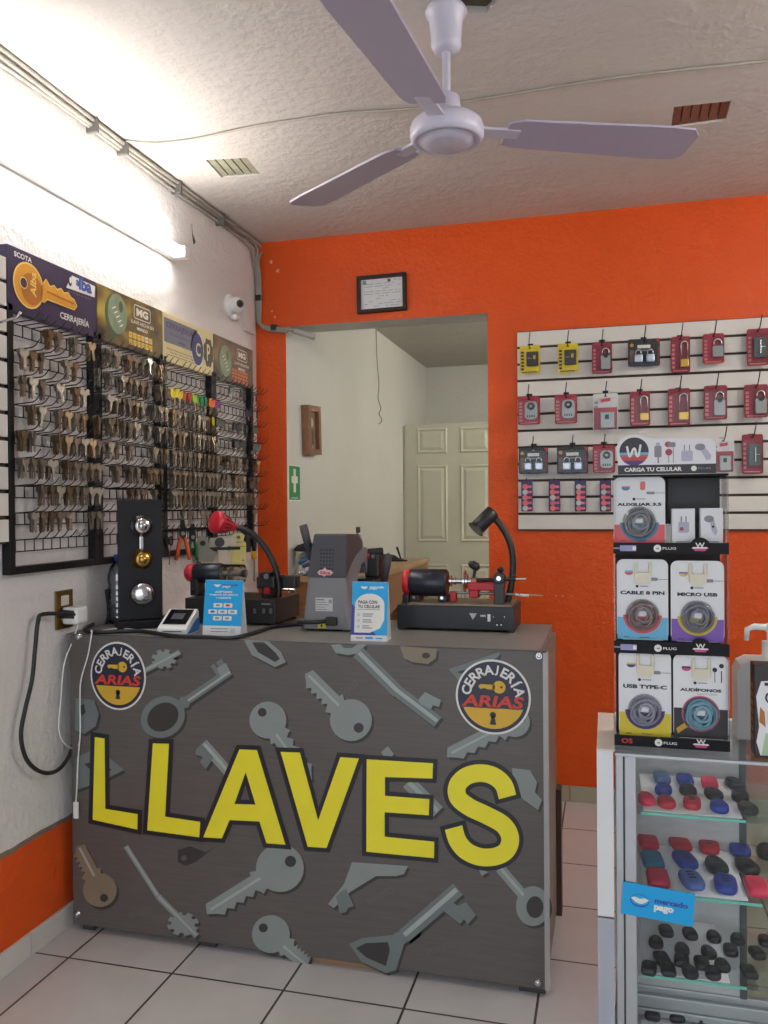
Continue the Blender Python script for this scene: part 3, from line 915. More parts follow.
t = thing('phone_charger', 'white square charger plugged into the brass outlet with a long white cable', 'charger', (0.0105, q.y - .02, q.z))
MB().bb((0, -.03, -.026), (.055, .028, .026), white, .009, None, 3).build('adapter', t)
lp = t.location
wp = [(.05, q.y - .02, q.z - .026)] + [tuple(pX(.04, u, v)) for u, v in ((73, 640), (64, 665), (61, 700), (59, 730), (66, 745), (76, 748))] + [tuple(pY(-1.534, u, v)) for u, v in ((80, 738), (80, 700), (81, 680), (88, 655), (92, 632))] + [(0.10, -1.49, .921), (.13, -1.40, .919), (.20, -1.41, .919), (.285, -1.42, .921)]
MB().tube([tuple(Vector(p) - lp) for p in wp], .0022, white, 6, None, 5).build('cable', t)
wp2 = [tuple(pY(-1.53, u, v)) for u, v in ((80, 738), (78, 760), (77, 785), (76, 802))]
t2 = thing('loose_cable_end', 'thin white cable with a white connector hanging at the left edge of the counter', 'cable', wp2[0])
l2 = Vector(wp2[0])
MB().tube([tuple(Vector(p) - l2) for p in wp2], .002, white, 6, None, 4).build('cable', t2)
e = Vector(wp2[-1]) - l2; MB().bb((e.x - .008, e.y - .004, e.z - .05), (e.x + .008, e.y + .004, e.z), white, .002).build('connector', t2)

# ---------------- certificate, picture, sign and wire
q0 = pY(0, 358, 311.5); q1 = pY(0, 407, 276)
t = thing('certificate_frame', 'framed certificate in a dark frame hanging on the orange wall above the doorway', 'frame', ((q0.x + q1.x) / 2, 0, (q0.z + q1.z) / 2))
t.rotation_euler = (0, -.012, 0)
wf, hf = .235, .172
woodd = M('dark_wood_frame', (46, 32, 29), .5, var=.15, spec=.25)
b = MB(); b.prism([[(-wf / 2, -hf / 2), (wf / 2, -hf / 2), (wf / 2, hf / 2), (-wf / 2, hf / 2)], [(-wf / 2 + .016, -hf / 2 + .016), (wf / 2 - .016, -hf / 2 + .016), (wf / 2 - .016, hf / 2 - .016), (-wf / 2 + .016, hf / 2 - .016)]], .0, .022, woodd, FR); b.build('frame', t)
b = MB(); b.bb((-wf / 2 + .01, -.006, -hf / 2 + .01), (wf / 2 - .01, -.002, hf / 2 - .01), paperw)
rr = random.Random(5)
for i in range(11):
    z = hf / 2 - .028 - i * .0115; x = -.085
    while x < .08:
        L = rr.uniform(.012, .05)
        if rr.random() < .72: b.rect(x, z, min(x + L, .09), z + .0022, .0064, inkgrey, FR)
        x += L + .008
b.rect(.028, hf / 2 - .034, .042, hf / 2 - .02, .0066, M('crest_print', (120, 70, 74), .7), FR); b.rect(-.092, hf / 2 - .038, -.075, hf / 2 - .02, .0066, inkgrey, FR)
b.build('certificate', t)
MB().rect(-wf / 2 + .014, -hf / 2 + .014, wf / 2 - .014, hf / 2 - .014, .009, blister_m, FR).build('glass', t)

q = pX(0, 309, 430)
t = thing('picture_frame', 'wooden picture frame tilted on the white back room wall above the green sign', 'frame', (XRR, .295, 1.695))
t.rotation_euler = (.055, 0, 0)
wf, hf = .185, .25
wm = M('brown_wood_frame', (126, 86, 58), .5, var=.2, vs=30)
b = MB(); b.prism([[(-wf / 2, -hf / 2), (wf / 2, -hf / 2), (wf / 2, hf / 2), (-wf / 2, hf / 2)], [(-wf / 2 + .035, -hf / 2 + .028), (wf / 2 - .035, -hf / 2 + .028), (wf / 2 - .035, hf / 2 - .028), (-wf / 2 + .035, hf / 2 - .028)]], 0, .04, wm, LW); b.build('frame', t)
b = MB(); b.bb((.004, -wf / 2 + .02, -hf / 2 + .02), (.02, wf / 2 - .02, hf / 2 - .02), M('sepia_picture', (132, 104, 88), .6, var=.35, vs=22))
b.flat(circ(0, .04, .025, 14), .0205, M('pale_picture_patch', (206, 186, 168), .6), LW); b.flat([(-.03, -.1), (.035, -.1), (.02, .0), (-.02, .01)], .0204, M('dark_picture_patch', (74, 52, 46), .6), LW)
b.flat(circ(.012, -.085, .014, 10), .0207, M('rose_picture_patch', (190, 116, 104), .6), LW)
b.build('picture', t)
q0 = pX(XRR, 288.3, 501); q1 = pX(XRR, 299.5, 466)
cx, cz = (q0.y + q1.y) / 2, (q0.z + q1.z) / 2; ww, hh = abs(q1.y - q0.y), abs(q1.z - q0.z)
b = MB(); gs = M('green_sign', (26, 132, 66), .4, var=.02)
b.bb((0.0, -ww / 2, -hh / 2), (.003, ww / 2, hh / 2), white); b.rect(-ww / 2 + .004, -hh / 2 + .006, ww / 2 - .004, hh / 2 - .004, .0034, gs, LW)
b.flat([(-.015, -.045), (.015, -.045), (.015, 0), (.042, 0), (.042, .034), (.015, .034), (.015, .07), (-.015, .07), (-.015, .034), (-.042, .034), (-.042, 0), (-.015, 0)], .0038, prwhite, LW)
b.text('BOTIQUÍN', (0, -.072), .012, prwhite, LW, .0038, w=.09, bold=.02)
o = b.build('first_aid_sign', None, (XRR, cx, cz)); props(o, 'green first aid sign with a white cross on the back room wall', 'sign')
pts = [pX(XRR + .012, u, v) for u, v in ((376, 330), (377, 360), (379, 385), (378, 398), (381, 408), (379, 414), (382, 420), (379, 424))]
pts[0].z = min(pts[0].z, HR - .002)
o = MB().tube(pts, .003, M('wire_grey', (120, 118, 110), .6), 5, None, 3).build('hanging_wire'); props(o, 'loose wire hanging from the ceiling down the back room wall', 'wire')

# ================================================================== THE COUNTER
CZ = 0.915
FY = -1.515
CA = T(0, FY, 0) @ FR


def pp(u, v): p = pY(FY, u, v); return (p.x, p.z)


wood_print = M('grey_wood_print', (93, 88, 85), 0.42, var=0.12, vs=7, stretch=(1.2, 1, 22))
keyp = M('grey_blue_key_print', (136, 145, 142), 0.45, var=0.06, vs=12)
keypl = M('pale_key_print', (164, 172, 168), 0.45, var=0.05, vs=12)
keypd = M('dim_key_print', (112, 121, 120), 0.45, var=0.05)
keypb = M('tan_key_print', (132, 120, 100), 0.45, var=0.08)
shadep = M('dark_print', (58, 55, 54), 0.45, var=0.05)
lettery = M('yellow_letter_vinyl', (238, 226, 50), 0.4, var=0.02)
letterk = M('black_letter_vinyl', (34, 34, 42), 0.4, var=0.03)
lam = M('grey_counter_laminate', (122, 120, 115), 0.38, var=0.12, vs=120)
sidem = M('grey_side_board', (120, 112, 104), 0.45, var=0.1)
counter = thing('shop_counter', 'shop counter printed with keys and the word LLAVES in yellow letters', 'counter', (0.75, -1.25, 0))
b = MB()
b.bb((0.012, FY + .018, .893), (1.462, -1.0, CZ), lam, .001); b.build('counter_top', counter, world=True)
b = MB()
b.bb((1.452, -1.49, .02), (1.474, -1.02, .893), sidem, .001)
b.bb((0.035, -1.49, .02), (0.055, -1.02, .893), sidem, .001)
b.bb((0.055, -1.04, .10), (1.452, -1.02, .893), sidem, 0)
b.bb((0.055, -1.48, .30), (1.452, -1.04, .315), sidem, 0)
b.build('carcass', counter, world=True)
brownb = M('brown_board', (104, 74, 56), .6, var=.15)
for p0_, p1_, m_ in (((0.80, -1.50, .0), (1.05, -1.47, .02), M('pale_wood_foot', (150, 118, 90), .7)), ((0.06, -1.5, 0), (.10, -1.46, .022), dkgrey), ((.46, -1.5, 0), (.51, -1.46, .022), dkgrey), ((1.40, -1.5, 0), (1.47, -1.04, .02), dkgrey), ((.06, -1.06, 0), (.10, -1.03, .1), dkgrey)):
    MB().bb(p0_, p1_, m_).build('foot', counter, world=True)
b = MB(); b.bb((1.466, -1.06, 0.0), (1.490, -1.0, .40), M('dark_brown_post', (70, 50, 40), .5), .001)
b.build('side_post', counter, world=True)

pan = MB()
outline = [pp(73.5, 922), pp(310, 965), pp(547, 988), pp(548, 653.5), pp(79, 632)]
outline = [(outline[0][0], .022), (.75, .021), (1.474, .021), (1.478, CZ - .001), (.036, CZ - .001)]
pan.prism(outline, -.018, 0.0, wood_print, CA, smat=dkgrey)
NS, NK, ND = .0003, .0006, .0009


pkn = [0]


def pk(loops, mat, sh=(2.2, 2.6), n=NK):
    pkn[0] += 1; n = n + pkn[0] * 2e-6
    if not isinstance(loops[0][0], (tuple, list)): loops = [loops]
    if sh: pan.flat([[pp(x + sh[0], y + sh[1]) for x, y in loops[0]]], NS, shadep, CA)
    pan.flat([[pp(x, y) for x, y in l] for l in loops], n, mat, CA)


def frame(c, tip):
    d = Vector((tip[0] - c[0], tip[1] - c[1])); L = d.length; d.normalize(); nn = Vector((-d.y, d.x))
    return L, (lambda a, t: (c[0] + d.x * a + nn.x * t, c[1] + d.y * a + nn.y * t))


def yale(c, tip, r, mat=keyp, wb=.42, side=1):
    L, f = frame(c, tip); w = r * wb
    th = math.asin(min(.9, w / r)); hd = [f(r * math.cos(a), r * math.sin(a)) for a in [th + (2 * PI - 2 * th) * i / 20 for i in range(21)]]
    bl = [f(r * 1.15, -w * 1.3), f(r * 1.2, -w)]
    a = r * 1.35; k = 0; st = (L - r * 1.5) / 9
    while a < L - st:
        bl.append(f(a, -w * (1.0 if k % 2 else .55))); a += st; k += 1
    bl += [f(L, 0), f(L - st * .8, w * .9), f(r * 1.2, w * .9), f(r * 1.15, w * 1.3)]
    ho = [f(-r * .52 + r * .24 * math.cos(a), r * .24 * math.sin(a)) for a in [2 * PI * i / 12 for i in range(12)]]
    pk([hd + bl, ho], mat)
    g = [f(r * .9, w * .05), f(L - st, w * .05), f(L - st, w * .32), f(r * .9, w * .32)]
    pk(g, keypl if mat is not keypl else keyp, None, ND)


def skel(c, tip, r, ry, bit, mat=keyp, sw=4.0, side=1):
    L, f = frame(c, tip)
    ou = [f(r * math.cos(a), ry * math.sin(a)) for a in [2 * PI * i / 26 for i in range(26)]]
    inn = [f(r * .72 * math.cos(a), ry * .68 * math.sin(a)) for a in [2 * PI * i / 26 for i in range(26)]]
    pk([ou, inn], mat)
    pk([f(r * .9, -sw), f(r * 1.15, -sw * 1.5), f(r * 1.3, -sw), f(L, -sw), f(L, sw), f(r * 1.3, sw), f(r * 1.15, sw * 1.5), f(r * .9, sw)], mat)
    a0 = L - bit * 1.2
    pk([f(a0, side * sw), f(a0, side * (sw + bit)), f(a0 + bit * .4, side * (sw + bit)), f(a0 + bit * .4, side * (sw + bit * .5)), f(a0 + bit * .6, side * (sw + bit * .5)), f(a0 + bit * .6, side * (sw + bit)), f(L, side * (sw + bit)), f(L, side * sw)], mat)
    pk([f(r * 1.3, -sw * .1), f(L, -sw * .1), f(L, sw * .45), f(r * 1.3, sw * .45)], keypl, None, ND)


def gear(c, r, mat=keyp, rot=0.3, sq=.8):
    g = []
    for i in range(8):
        for da, rr in ((-.26, .74), (-.2, 1.0), (.2, 1.0), (.26, .74)):
            a = rot + 2 * PI * i / 8 + da; g.append((c[0] + r * rr * math.cos(a), c[1] + r * rr * sq * math.sin(a)))
    pk(g, mat)


def bar(p, q, w, mat=keyp, hi=True):
    L, f = frame(p, q)
    pk([f(0, -w), f(L, -w), f(L, w), f(0, w)], mat)
    if hi: pk([f(1, -w * .4), f(L - 1, -w * .4), f(L - 1, w * .25), f(1, w * .25)], keypl, None, ND)


gear((164, 659), 12.5); bar((142, 672), (180, 652), 2.6)
skel((163, 717), (230, 671), 23, 20, 11, keypd, 4.2, -1); pk([(217, 668), (226, 663), (230, 670), (221, 677)], keyp)
yale((268, 720), (312, 780), 18.5, keyp, .5)
pk([[(244, 640), (252, 655), (275, 667), (286, 662), (281, 652), (268, 641)], [(252, 642), (258, 652), (275, 662), (280, 659), (276, 653), (264, 642)]], keyp)
yale((330, 655), (302, 660), 1, keypd) if False else None
yale((351, 720), (305, 674), 21, keyp, .45)
bar((203, 743), (232, 776), 5.0, keyp); pk([(197, 748), (206, 742), (214, 757), (206, 769), (200, 762), (203, 757), (195, 754)], keypd)
pk([[(76, 698), (94, 700), (99, 714), (96, 726), (84, 734), (75, 730)], [(79, 706), (84, 704), (86, 712), (82, 716)]], keypd)
pk([[(76, 757), (98, 748), (124, 770), (100, 782), (76, 790)], [(84, 764), (98, 760), (112, 770), (96, 774)]], keypd)
yale((100, 890), (77, 846), 17, keypb, .5)
bar((126, 846), (158, 896), 2.6, keyp); bar((158, 896), (197, 936), 3.0, keyp); gear((183, 924), 16, keyp, .5, .75)
yale((280, 868), (207, 914), 24, keyp, .42)
yale((271, 934), (308, 964), 19, keyp, .45)
pk([[(178, 850), (190, 846), (206, 852), (216, 846), (196, 862), (186, 866), (178, 862)], circ(184, 858, 3, 8)], shadep, None)
# second half of the print
pk([[(331, 645), (336, 653), (348, 655), (360, 653), (366, 644), (358, 644), (352, 648), (344, 648), (340, 644)]], keyp)
bar((358, 652), (398, 692), 6.5, keypd); bar((396, 690), (438, 722), 6.0, keypd); pk([(425, 692), (441, 700), (439, 707), (433, 705), (431, 709), (421, 704), (418, 700)], keyp)
pk([[(400, 646), (437, 649), (436, 658), (428, 664), (412, 662), (404, 658)], circ(426, 655.5, 4.2, 10, 3)], keypb)
pk([[(449, 669), (500, 652), (498, 657), (462, 678), (472, 690), (466, 690)], [(457, 672), (470, 668), (463, 674)]], keypd)
yale((515, 722), (447, 757), 15, keyp, .6)
pk([(381, 752), (388, 746), (394, 754), (388, 762)], keyp); bar((408, 782), (438, 812), 7, keyp)
yale((528, 786), (565, 822), 24, keyp, .42) if False else pk([[(512, 768), (530, 770), (537, 782), (535, 792), (542, 800), (538, 810), (524, 800), (514, 790)]], keyp)
L_, f_ = frame((360, 870), (330, 906)); pk([(352, 862), (408, 866), (404, 874), (396, 876), (376, 876), (350, 892), (334, 908), (328, 904), (344, 884)], keyp); pk([(336, 896), (346, 888), (354, 906), (348, 908), (346, 912), (340, 913)], keypd)
pk([[(349, 944), (362, 938), (392, 935), (402, 930), (410, 920), (422, 922), (418, 934), (404, 944), (396, 970), (386, 973), (362, 962)], [(356, 948), (366, 943), (388, 942), (390, 950), (386, 966), (366, 957)]], keypd)
bar((404, 936), (458, 889), 7.5, keypd); pk([(446, 897), (458, 906), (466, 902), (476, 915), (468, 924), (464, 919), (460, 924), (440, 908)], keypd)
bar((500, 868), (524, 896), 5, keyp)
pk([circ(533, 906, 17, 26, 20), circ(535, 907, 8.5, 20, 11)], keyp)
pk([(478, 868), (488, 872), (482, 876)], keyp)
# faint repeated stock-picture wording printed in the background
for (u, v, r) in ((222, 822, .75), (252, 806, .75), (380, 895, .55), (440, 948, .45), (140, 912, .4), (345, 690, .6)):
    c = pp(u, v); pan.text('envato', c, .022, M('faint_print', (100, 95, 92), .42), CA, .0003, w=.085, rot=r)
pan.build('front_panel', counter, world=True)

let = MB()


def zA(x, y): return (60 + x / 2.844, 720 + y / 2.844)
def zB(x, y): return (320 + x / 3.268, 730 + y / 3.268)


E_L1 = [zA(*p) for p in ((100, 48), (128, 52), (130, 252), (222, 267), (221, 311), (94, 283))]
E_L2 = [zA(*p) for p in ((265, 66), (311, 67), (300, 274), (400, 289), (397, 333), (249, 313))]
E_A = [zA(*p) for p in ((511, 83), (561, 85), (642, 354), (588, 350), (568, 288), (483, 284), (461, 336), (408, 333))]
E_Ah = [zA(*p) for p in ((529, 148), (557, 240), (497, 238))]
E_V = [zA(628, 90), zA(683, 92), (318.4, 820.2), zB(67, 88), zB(128, 92), zB(22, 385), (308, 846.5)]
E_E = [zB(*p) for p in ((153, 95), (370, 108), (368, 158), (213, 153), (213, 214), (358, 225), (356, 278), (212, 268), (212, 348), (374, 364), (373, 418), (152, 397))]
S_path = [zB(*p) for p in ((613, 218), (600, 178), (568, 150), (525, 140), (480, 150), (450, 180), (452, 220), (490, 252), (545, 278), (600, 310), (622, 352), (610, 392), (575, 412), (525, 414), (478, 394), (450, 360), (437, 318))]
OFF = 4.4
for k, P in enumerate((E_L1, E_L2, E_V, E_E)):
    let.flat([pp(*q) for q in offset_poly(P, OFF)], .0014 + k * .0001, letterk, CA); let.flat([pp(*q) for q in P], .0020, lettery, CA)
let.flat([[pp(*q) for q in offset_poly(E_A, OFF)], [pp(*q) for q in offset_poly(E_Ah, -OFF)]], .0017, letterk, CA)
let.flat([[pp(*q) for q in E_A], [pp(*q) for q in E_Ah]], .0020, lettery, CA)
for wd, ext, n, mt in ((17.8 + 2 * OFF, OFF, .0018, letterk), (17.8, 0, .0021, lettery)):
    L_, R_ = ribbon(S_path, wd, 6, ext)
    for i in range(len(L_) - 1):
        q = [pp(*L_[i]), pp(*R_[i]), pp(*R_[i + 1]), pp(*L_[i + 1])]
        a = sum(q[j][0] * q[(j + 1) % 4][1] - q[(j + 1) % 4][0] * q[j][1] for j in range(4))
        if a < 0: q = q[::-1]
        let.add([(x, y, n) for x, y in q], [(0, 1, 2, 3)], mt, CA)
let.build('lettering', counter, world=True)

bnavy = M('badge_navy', (38, 40, 62), .4, var=.03); bgold = M('badge_gold', (214, 172, 48), .4, var=.04); bred = M('badge_red', (206, 62, 42), .4, var=.03)


def badge(c, r, ry, rz):
    b = MB(); A = T(c[0], FY, c[1]) @ FR
    b.prism(circ(0, 0, r, 48, ry), .0006, .0022, prwhite, A); b.flat(circ(0, 0, r * .945, 48, ry * .945), .0025, bnavy, A)
    k = ry / r
    b.flat([(x, y * k) for x, y in circ(0, 0, r * .85, 30, a0=PI + .36, a1=2 * PI - .36)], .0028, bgold, A)
    b.flat(circ(0, -.48 * r * k, r * .085, 14), .0031, bnavy, A); b.flat([(-.04 * r, -.5 * r), (.04 * r, -.5 * r), (.085 * r, -.74 * r), (-.085 * r, -.74 * r)], .0031, bnavy, A)
    w = 'CERRAJERÍA'
    for i, ch in enumerate(w):
        a = PI * .93 - (PI * .86) * i / (len(w) - 1)
        vs, fs, tw, th = text_geo(ch, .03)
        b.text(ch, (r * .72 * math.cos(a), ry * .72 * math.sin(a)), r * (.27 if ch != 'Í' else .33), prwhite, A, .0029, bold=.03, rot=a - PI / 2)
    b.text('ARIAS', (0, -.13 * ry), r * .36, bnavy, A, .0030, w=r * 1.70, bold=.07, shear=.22)
    b.text('ARIAS', (0, -.12 * ry), r * .32, bred, A, .0033, w=r * 1.62, bold=.03, shear=.22)
    ks = r * .62; o = (.17 * r, .27 * ry)
    b.flat([circ(o[0], o[1], r * .17, 20), circ(o[0] + .06 * r, o[1], r * .035, 10)], .0030, bgold, A)
    b.flat([(o[0] - .12 * r, o[1] - .07 * r), (o[0] - .12 * r, o[1] + .06 * r), (o[0] - .5 * r, o[1] + .06 * r), (o[0] - .56 * r, o[1]), (o[0] - .5 * r, o[1] - .07 * r), (o[0] - .4 * r, o[1] - .04 * r), (o[0] - .3 * r, o[1] - .07 * r)], .0030, bgold, A)
    o = b.build('round_badge', counter, world=True); return o


badge(pp(118.3, 675.8), .0945, .1035, 0)
badge(pp(493, 696.8), .1005, .1005, 0)
for u, v in ((539, 656), (538, 982), (79, 637), (77.5, 914)):
    c = pp(u, v); b = MB(); b.cyl((c[0], FY, c[1]), (c[0], FY - .006, c[1]), .011, chrome, .008, 16); b.ball((c[0], FY - .006, c[1]), (.006, .003, .006), chrome)
    o = b.build('screw_cap', counter, world=True)
b = MB(); b.bb((1.470, FY - .004, .022), (1.483, FY + .02, CZ - .004), M('clear_edge_strip', (168, 166, 166), .3)); b.build('edge_strip', counter, world=True)

# ================================================================== ON THE COUNTER
# ---- black board with locks
t = thing('lock_board', 'black upright board with two locks and a chrome knob, standing on the counter', 'lock display', (0.168, -1.325, CZ), .68)
bk = M('black_painted_board', (20, 19, 24), .45, var=.1, spec=.3)
b = MB(); b.bb((-.072, -.012, .026), (.066, .012, .414), bk, .002); b.build('board', t)
b = MB(); b.bb((-.080, -.045, .0), (.085, .06, .026), bk, .003); b.build('base', t)
A = T(0, -.012, 0) @ FR


def rose(zc, x, mat, r1, r2, name):
    b = MB(); b.lathe([(r1, 0), (r1, .006), (r1 * .92, .014), (r2, .022), (r2, .03), (r2 * .9, .033), (0, .033)], mat, 28, A @ T(x, zc, 0))
    b.lathe([(r2 * .62, .033), (r2 * .62, .036), (0, .036)], mat, 20, A @ T(x, zc, 0))
    o = b.build(name, t)
    k = MB(); k.box((x, zc, .0365), (.003, .014, .002), ink, 0, A); k.build('keyway', o)


rose(.330, .0, chrome, .036, .024, 'chrome_lock_cylinder')
rose(.222, .0, brass, .034, .023, 'brass_lock_cylinder')
b = MB(); b.bb((-.006, .24, 0), (.006, .305, .006), chrome, .002, A); b.build('tail_bar', t)
b = MB(); b.lathe([(.030, 0), (.032, .003), (.026, .008), (.016, .012), (.016, .018), (.032, .026), (.037, .036), (.033, .046), (.020, .052), (0, .053)], chrome, 30, A @ T(-.002, .112, 0)); b.build('door_knob', t)

# ---- water bottle
t = thing('water_bottle', 'clear plastic water bottle with a blue cap behind the black lock board', 'bottle', (0.040, -1.255, CZ))
pet = glassy('clear_pet', (208, 219, 230), 1.0, .20)
prof = [(.0, .002), (.030, .0), (.036, .008)]
for i in range(6): prof += [(.036, .02 + i * .02), (.033, .028 + i * .02), (.036, .036 + i * .02)]
prof += [(.037, .15), (.036, .165), (.028, .19), (.014, .207), (.013, .212)]
MB().lathe(prof, pet, 28).build('bottle_body', t)
MB().lathe([(.0, .0035), (.029, .0035), (.033, .01), (.033, .06), (0, .06)], glassy('water', (214, 226, 230), .5, .03), 24).build('water', t)
MB().lathe([(.0155, .208), (.0155, .228), (.013, .231), (0, .231)], M('blue_cap', (40, 70, 150), .4), 20).build('cap', t)

# ---- card reader
t = thing('card_reader', 'small white and blue card terminal with a dark screen at the left of the counter', 'card reader', (0.357, -1.425, CZ), .12)
b = MB(); b.prism([(-.052, 0), (.05, 0), (.05, .062), (.042, .070), (-.048, .026), (-.052, .02)], -.046, .046, white, RZ(PI / 2) @ FR); b.build('body', t)
Ms = T(0, -.049, .0258) @ RX(math.atan2(.044, .09)) @ T(0, .05, .0012)
b = MB(); b.bb((-.037, -.036, 0), (.037, .044, .0014), M('dark_screen', (22, 22, 28), .12), 0, Ms); b.rect(-.02, -.01, .018, .022, .0017, M('dim_screen_text', (70, 72, 78), .3), Ms); b.build('screen', t)
b = MB(); b.bb((-.03, -.0535, .012), (.03, -.050, .0145), ink); b.build('card_slot', t)
b = MB(); b.prism([(-.045, .004), (.0505, .004), (.0505, .045), (.03, .042), (-.03, .014), (-.045, .010)], -.0475, .0475, M('reader_blue', (36, 110, 180), .4), RZ(PI / 2) @ FR); b.build('blue_shell', t)

# ---- tent cards
mblue = M('sky_blue_print', (8, 160, 222), .45, var=.02)
mblue2 = M('deep_blue_print', (52, 62, 156), .45, var=.02)


def hands(b, x, y, s, A, n, m=prwhite):
    b.flat([(x - s, y + .2 * s), (x - .5 * s, y + .35 * s), (x, y + .2 * s), (x + .5 * s, y + .35 * s), (x + s, y + .2 * s), (x + .55 * s, y - .2 * s), (x + .1 * s, y - .38 * s), (x - .45 * s, y - .25 * s)], n, m, A)


def tent(name, label, loc, rz, W, Hh, kind):
    t = thing(name, label, 'card', loc, rz)
    dp = .055; ta = math.atan2(dp / 2, Hh); Lf = math.hypot(Hh, dp / 2)
    A = T(0, -dp / 2, 0) @ RX(-ta) @ FR
    b = MB(); b.bb((-W / 2, 0, -.001), (W / 2, Lf, 0), paperw, 0, A)
    b.rect(-W / 2, .18 * Lf if kind == 1 else .10 * Lf, W / 2, Lf, .0003, mblue, A)
    if kind == 1:
        hands(b, -.022, .90 * Lf, .012, A, .0006); b.text('mercado', (.02, .912 * Lf), .008, mblue2, A, .0006, w=.05, bold=.03); b.text('pago', (.008, .878 * Lf), .008, prwhite, A, .0006, w=.026, bold=.03)
        for i, (s_, w_) in enumerate((('ACEPTAMOS', .056), ('TARJETAS DE DÉBITO', .092), ('Y CRÉDITO', .05))):
            b.text(s_, (0, (.785 - .052 * i) * Lf), .0066, prwhite, A, .0006, w=w_, bold=.04)
        for j, row in enumerate(((-.5, .5), (-1, 0, 1), (-.5, .5))):
            for x in row:
                cx, cy = x * .032, (.545 - .115 * j) * Lf
                b.flat(rrect(cx - .014, cy - .0065, cx + .014, cy + .0065, .002, 2), .0006, prwhite, A)
                mt = red if (j == 0 and x > 0) else prblue if (j == 1 and x < 0) else inkgrey
                b.rect(cx - .007, cy - .003, cx + .006, cy + .003, .0009, mt, A)
        for i in range(2): b.rect(-.035, (.12 - .05 * i) * Lf, .02, (.135 - .05 * i) * Lf, .0006, inkgrey, A)
        b.rect(.026, .05 * Lf, .042, .14 * Lf, .0006, M('pale_grey_print', (200, 202, 206), .7), A)
    else:
        b.flat([(-W / 2, .10 * Lf), (W * .2, .10 * Lf), (-W * .35, .55 * Lf), (-W / 2, .62 * Lf)], .0005, mblue2, A)
        hands(b, -.018, .90 * Lf, .011, A, .0008); b.text('mercado', (.02, .912 * Lf), .007, prwhite, A, .0008, w=.042, bold=.03); b.text('pago', (.009, .88 * Lf), .007, prwhite, A, .0008, w=.022, bold=.03)
        sh = [(-W * .41, .14 * Lf)] + [(-W * .41, .62 * Lf)] + [(0 + W * .41 * math.cos(a), .60 * Lf + .2 * Lf * math.sin(a)) for a in [PI - PI * i / 14 for i in range(1, 15)]] + [(W * .41, .36 * Lf), (W * .3, .22 * Lf), (W * .02, .14 * Lf)]
        b.flat(sh, .0008, prwhite, A)
        b.text('PAGA CON', (-.006, .655 * Lf), .0095, ink, A, .0011, w=.056, bold=.03); b.text('TU CELULAR', (-.002, .58 * Lf), .0095, ink, A, .0011, w=.066, bold=.03)
        b.rect(-.036, .525 * Lf, .03, .535 * Lf, .0011, inkgrey, A)
        for i in range(3):
            z = (.44 - .10 * i) * Lf; b.flat(circ(-.032, z, .005, 10), .0011, M('pale_grey_print', (200, 202, 206), .7), A)
            b.rect(-.02, z + .001, .012 - .006 * i, z + .004, .0011, inkgrey, A); b.rect(-.02, z - .005, .008, z - .002, .0011, inkgrey, A)
        b.rect(-.038, .04 * Lf, -.018, .06 * Lf, .0006, inkgrey, A); b.rect(-.01, .035 * Lf, .012, .07 * Lf, .0006, mblue, A); b.rect(.02, .04 * Lf, .04, .06 * Lf, .0006, mblue, A)
    b.build('front_leaf', t)
    B = T(0, dp / 2, 0) @ RX(ta) @ FR
    b = MB(); b.bb((-W / 2, 0, -.0005), (W / 2, Lf, .0005), paperw, 0, B); b.build('rear_leaf', t)
    b = MB(); b.bb((-W / 2, -dp / 2, 0), (W / 2, dp / 2, .001), paperw); b.build('bottom_leaf', t)


tent('tent_card', 'blue tent card listing bank cards, beside the white card terminal', (.510, -1.42, CZ), .06, .122, .166, 1)
tent('tent_card', 'blue tent card reading PAGA CON TU CELULAR, in front of the grey machine', (.972, -1.42, CZ), .04, .107, .168, 2)

# ---- key duplicating machines
mbody = M('charcoal_machine_paint', (38, 40, 46), .4, .2, .06)
motorm = M('dark_motor_paint', (44, 48, 58), .35, .3, .05)
redp = M('red_machine_paint', (178, 26, 36), .4, .1)


def gooseneck(t, pts, r=.011): MB().tube(pts, r, black, 10, None, 8).build('gooseneck', t)


# right-hand machine
o_ = Vector((1.181, -1.10, CZ))
t = thing('key_cutting_machine', 'black and red key cutting machine with a black gooseneck lamp, on the counter', 'key machine', o_)
b = MB(); b.bb((.998, -1.19, CZ + .006), (1.364, -1.0, CZ + .078), mbody, .003)
A = T(0, -1.19, 0) @ FR
b.build('base_box', t, world=True)
for x, y_ in ((1.01, -1.18), (1.35, -1.18), (1.01, -1.01), (1.35, -1.01)): MB().cyl((x, y_, CZ), (x, y_, CZ + .007), .012, black, n=12).build('rubber_foot', t, world=True)
b = MB()
q = pY(-1.19, 474, 615); b.flat([(q.x - .012, q.z + .008), (q.x + .012, q.z + .008), (q.x, q.z - .012)], .0008, steel, A)
q = pY(-1.19, 484, 615); b.rect(q.x - .008, q.z - .003, q.x + .008, q.z + .003, .0008, steel, A)
q = pY(-1.19, 490, 617); b.box((q.x, q.z, .002), (.009, .022, .004), white, .001, A)
q = pY(-1.19, 500, 617); b.cyl((q.x, -1.189, q.z), (q.x, -1.198, q.z), .016, black, n=16)
for du in (-5, -2, 2, 5): q = pY(-1.19, 500 + du, 624 if abs(du) < 4 else 616); b.cyl((q.x, -1.189, q.z), (q.x, -1.192, q.z), .0025, chrome, n=8)
b.build('switch_panel', t, world=True)
b = MB(); b.bb((1.03, -1.185, CZ + .078), (1.355, -1.005, CZ + .083), M('tan_reflection_deck', (132, 118, 98), .4, .4, .15), .001); b.build('deck', t, world=True)  # tan reflection on the top plate is put into its colour
mz = 1.056
b = MB(); b.cyl((1.022, -1.10, mz), (1.142, -1.10, mz), .044, motorm, n=28, bev=.004); b.build('motor', t, world=True)
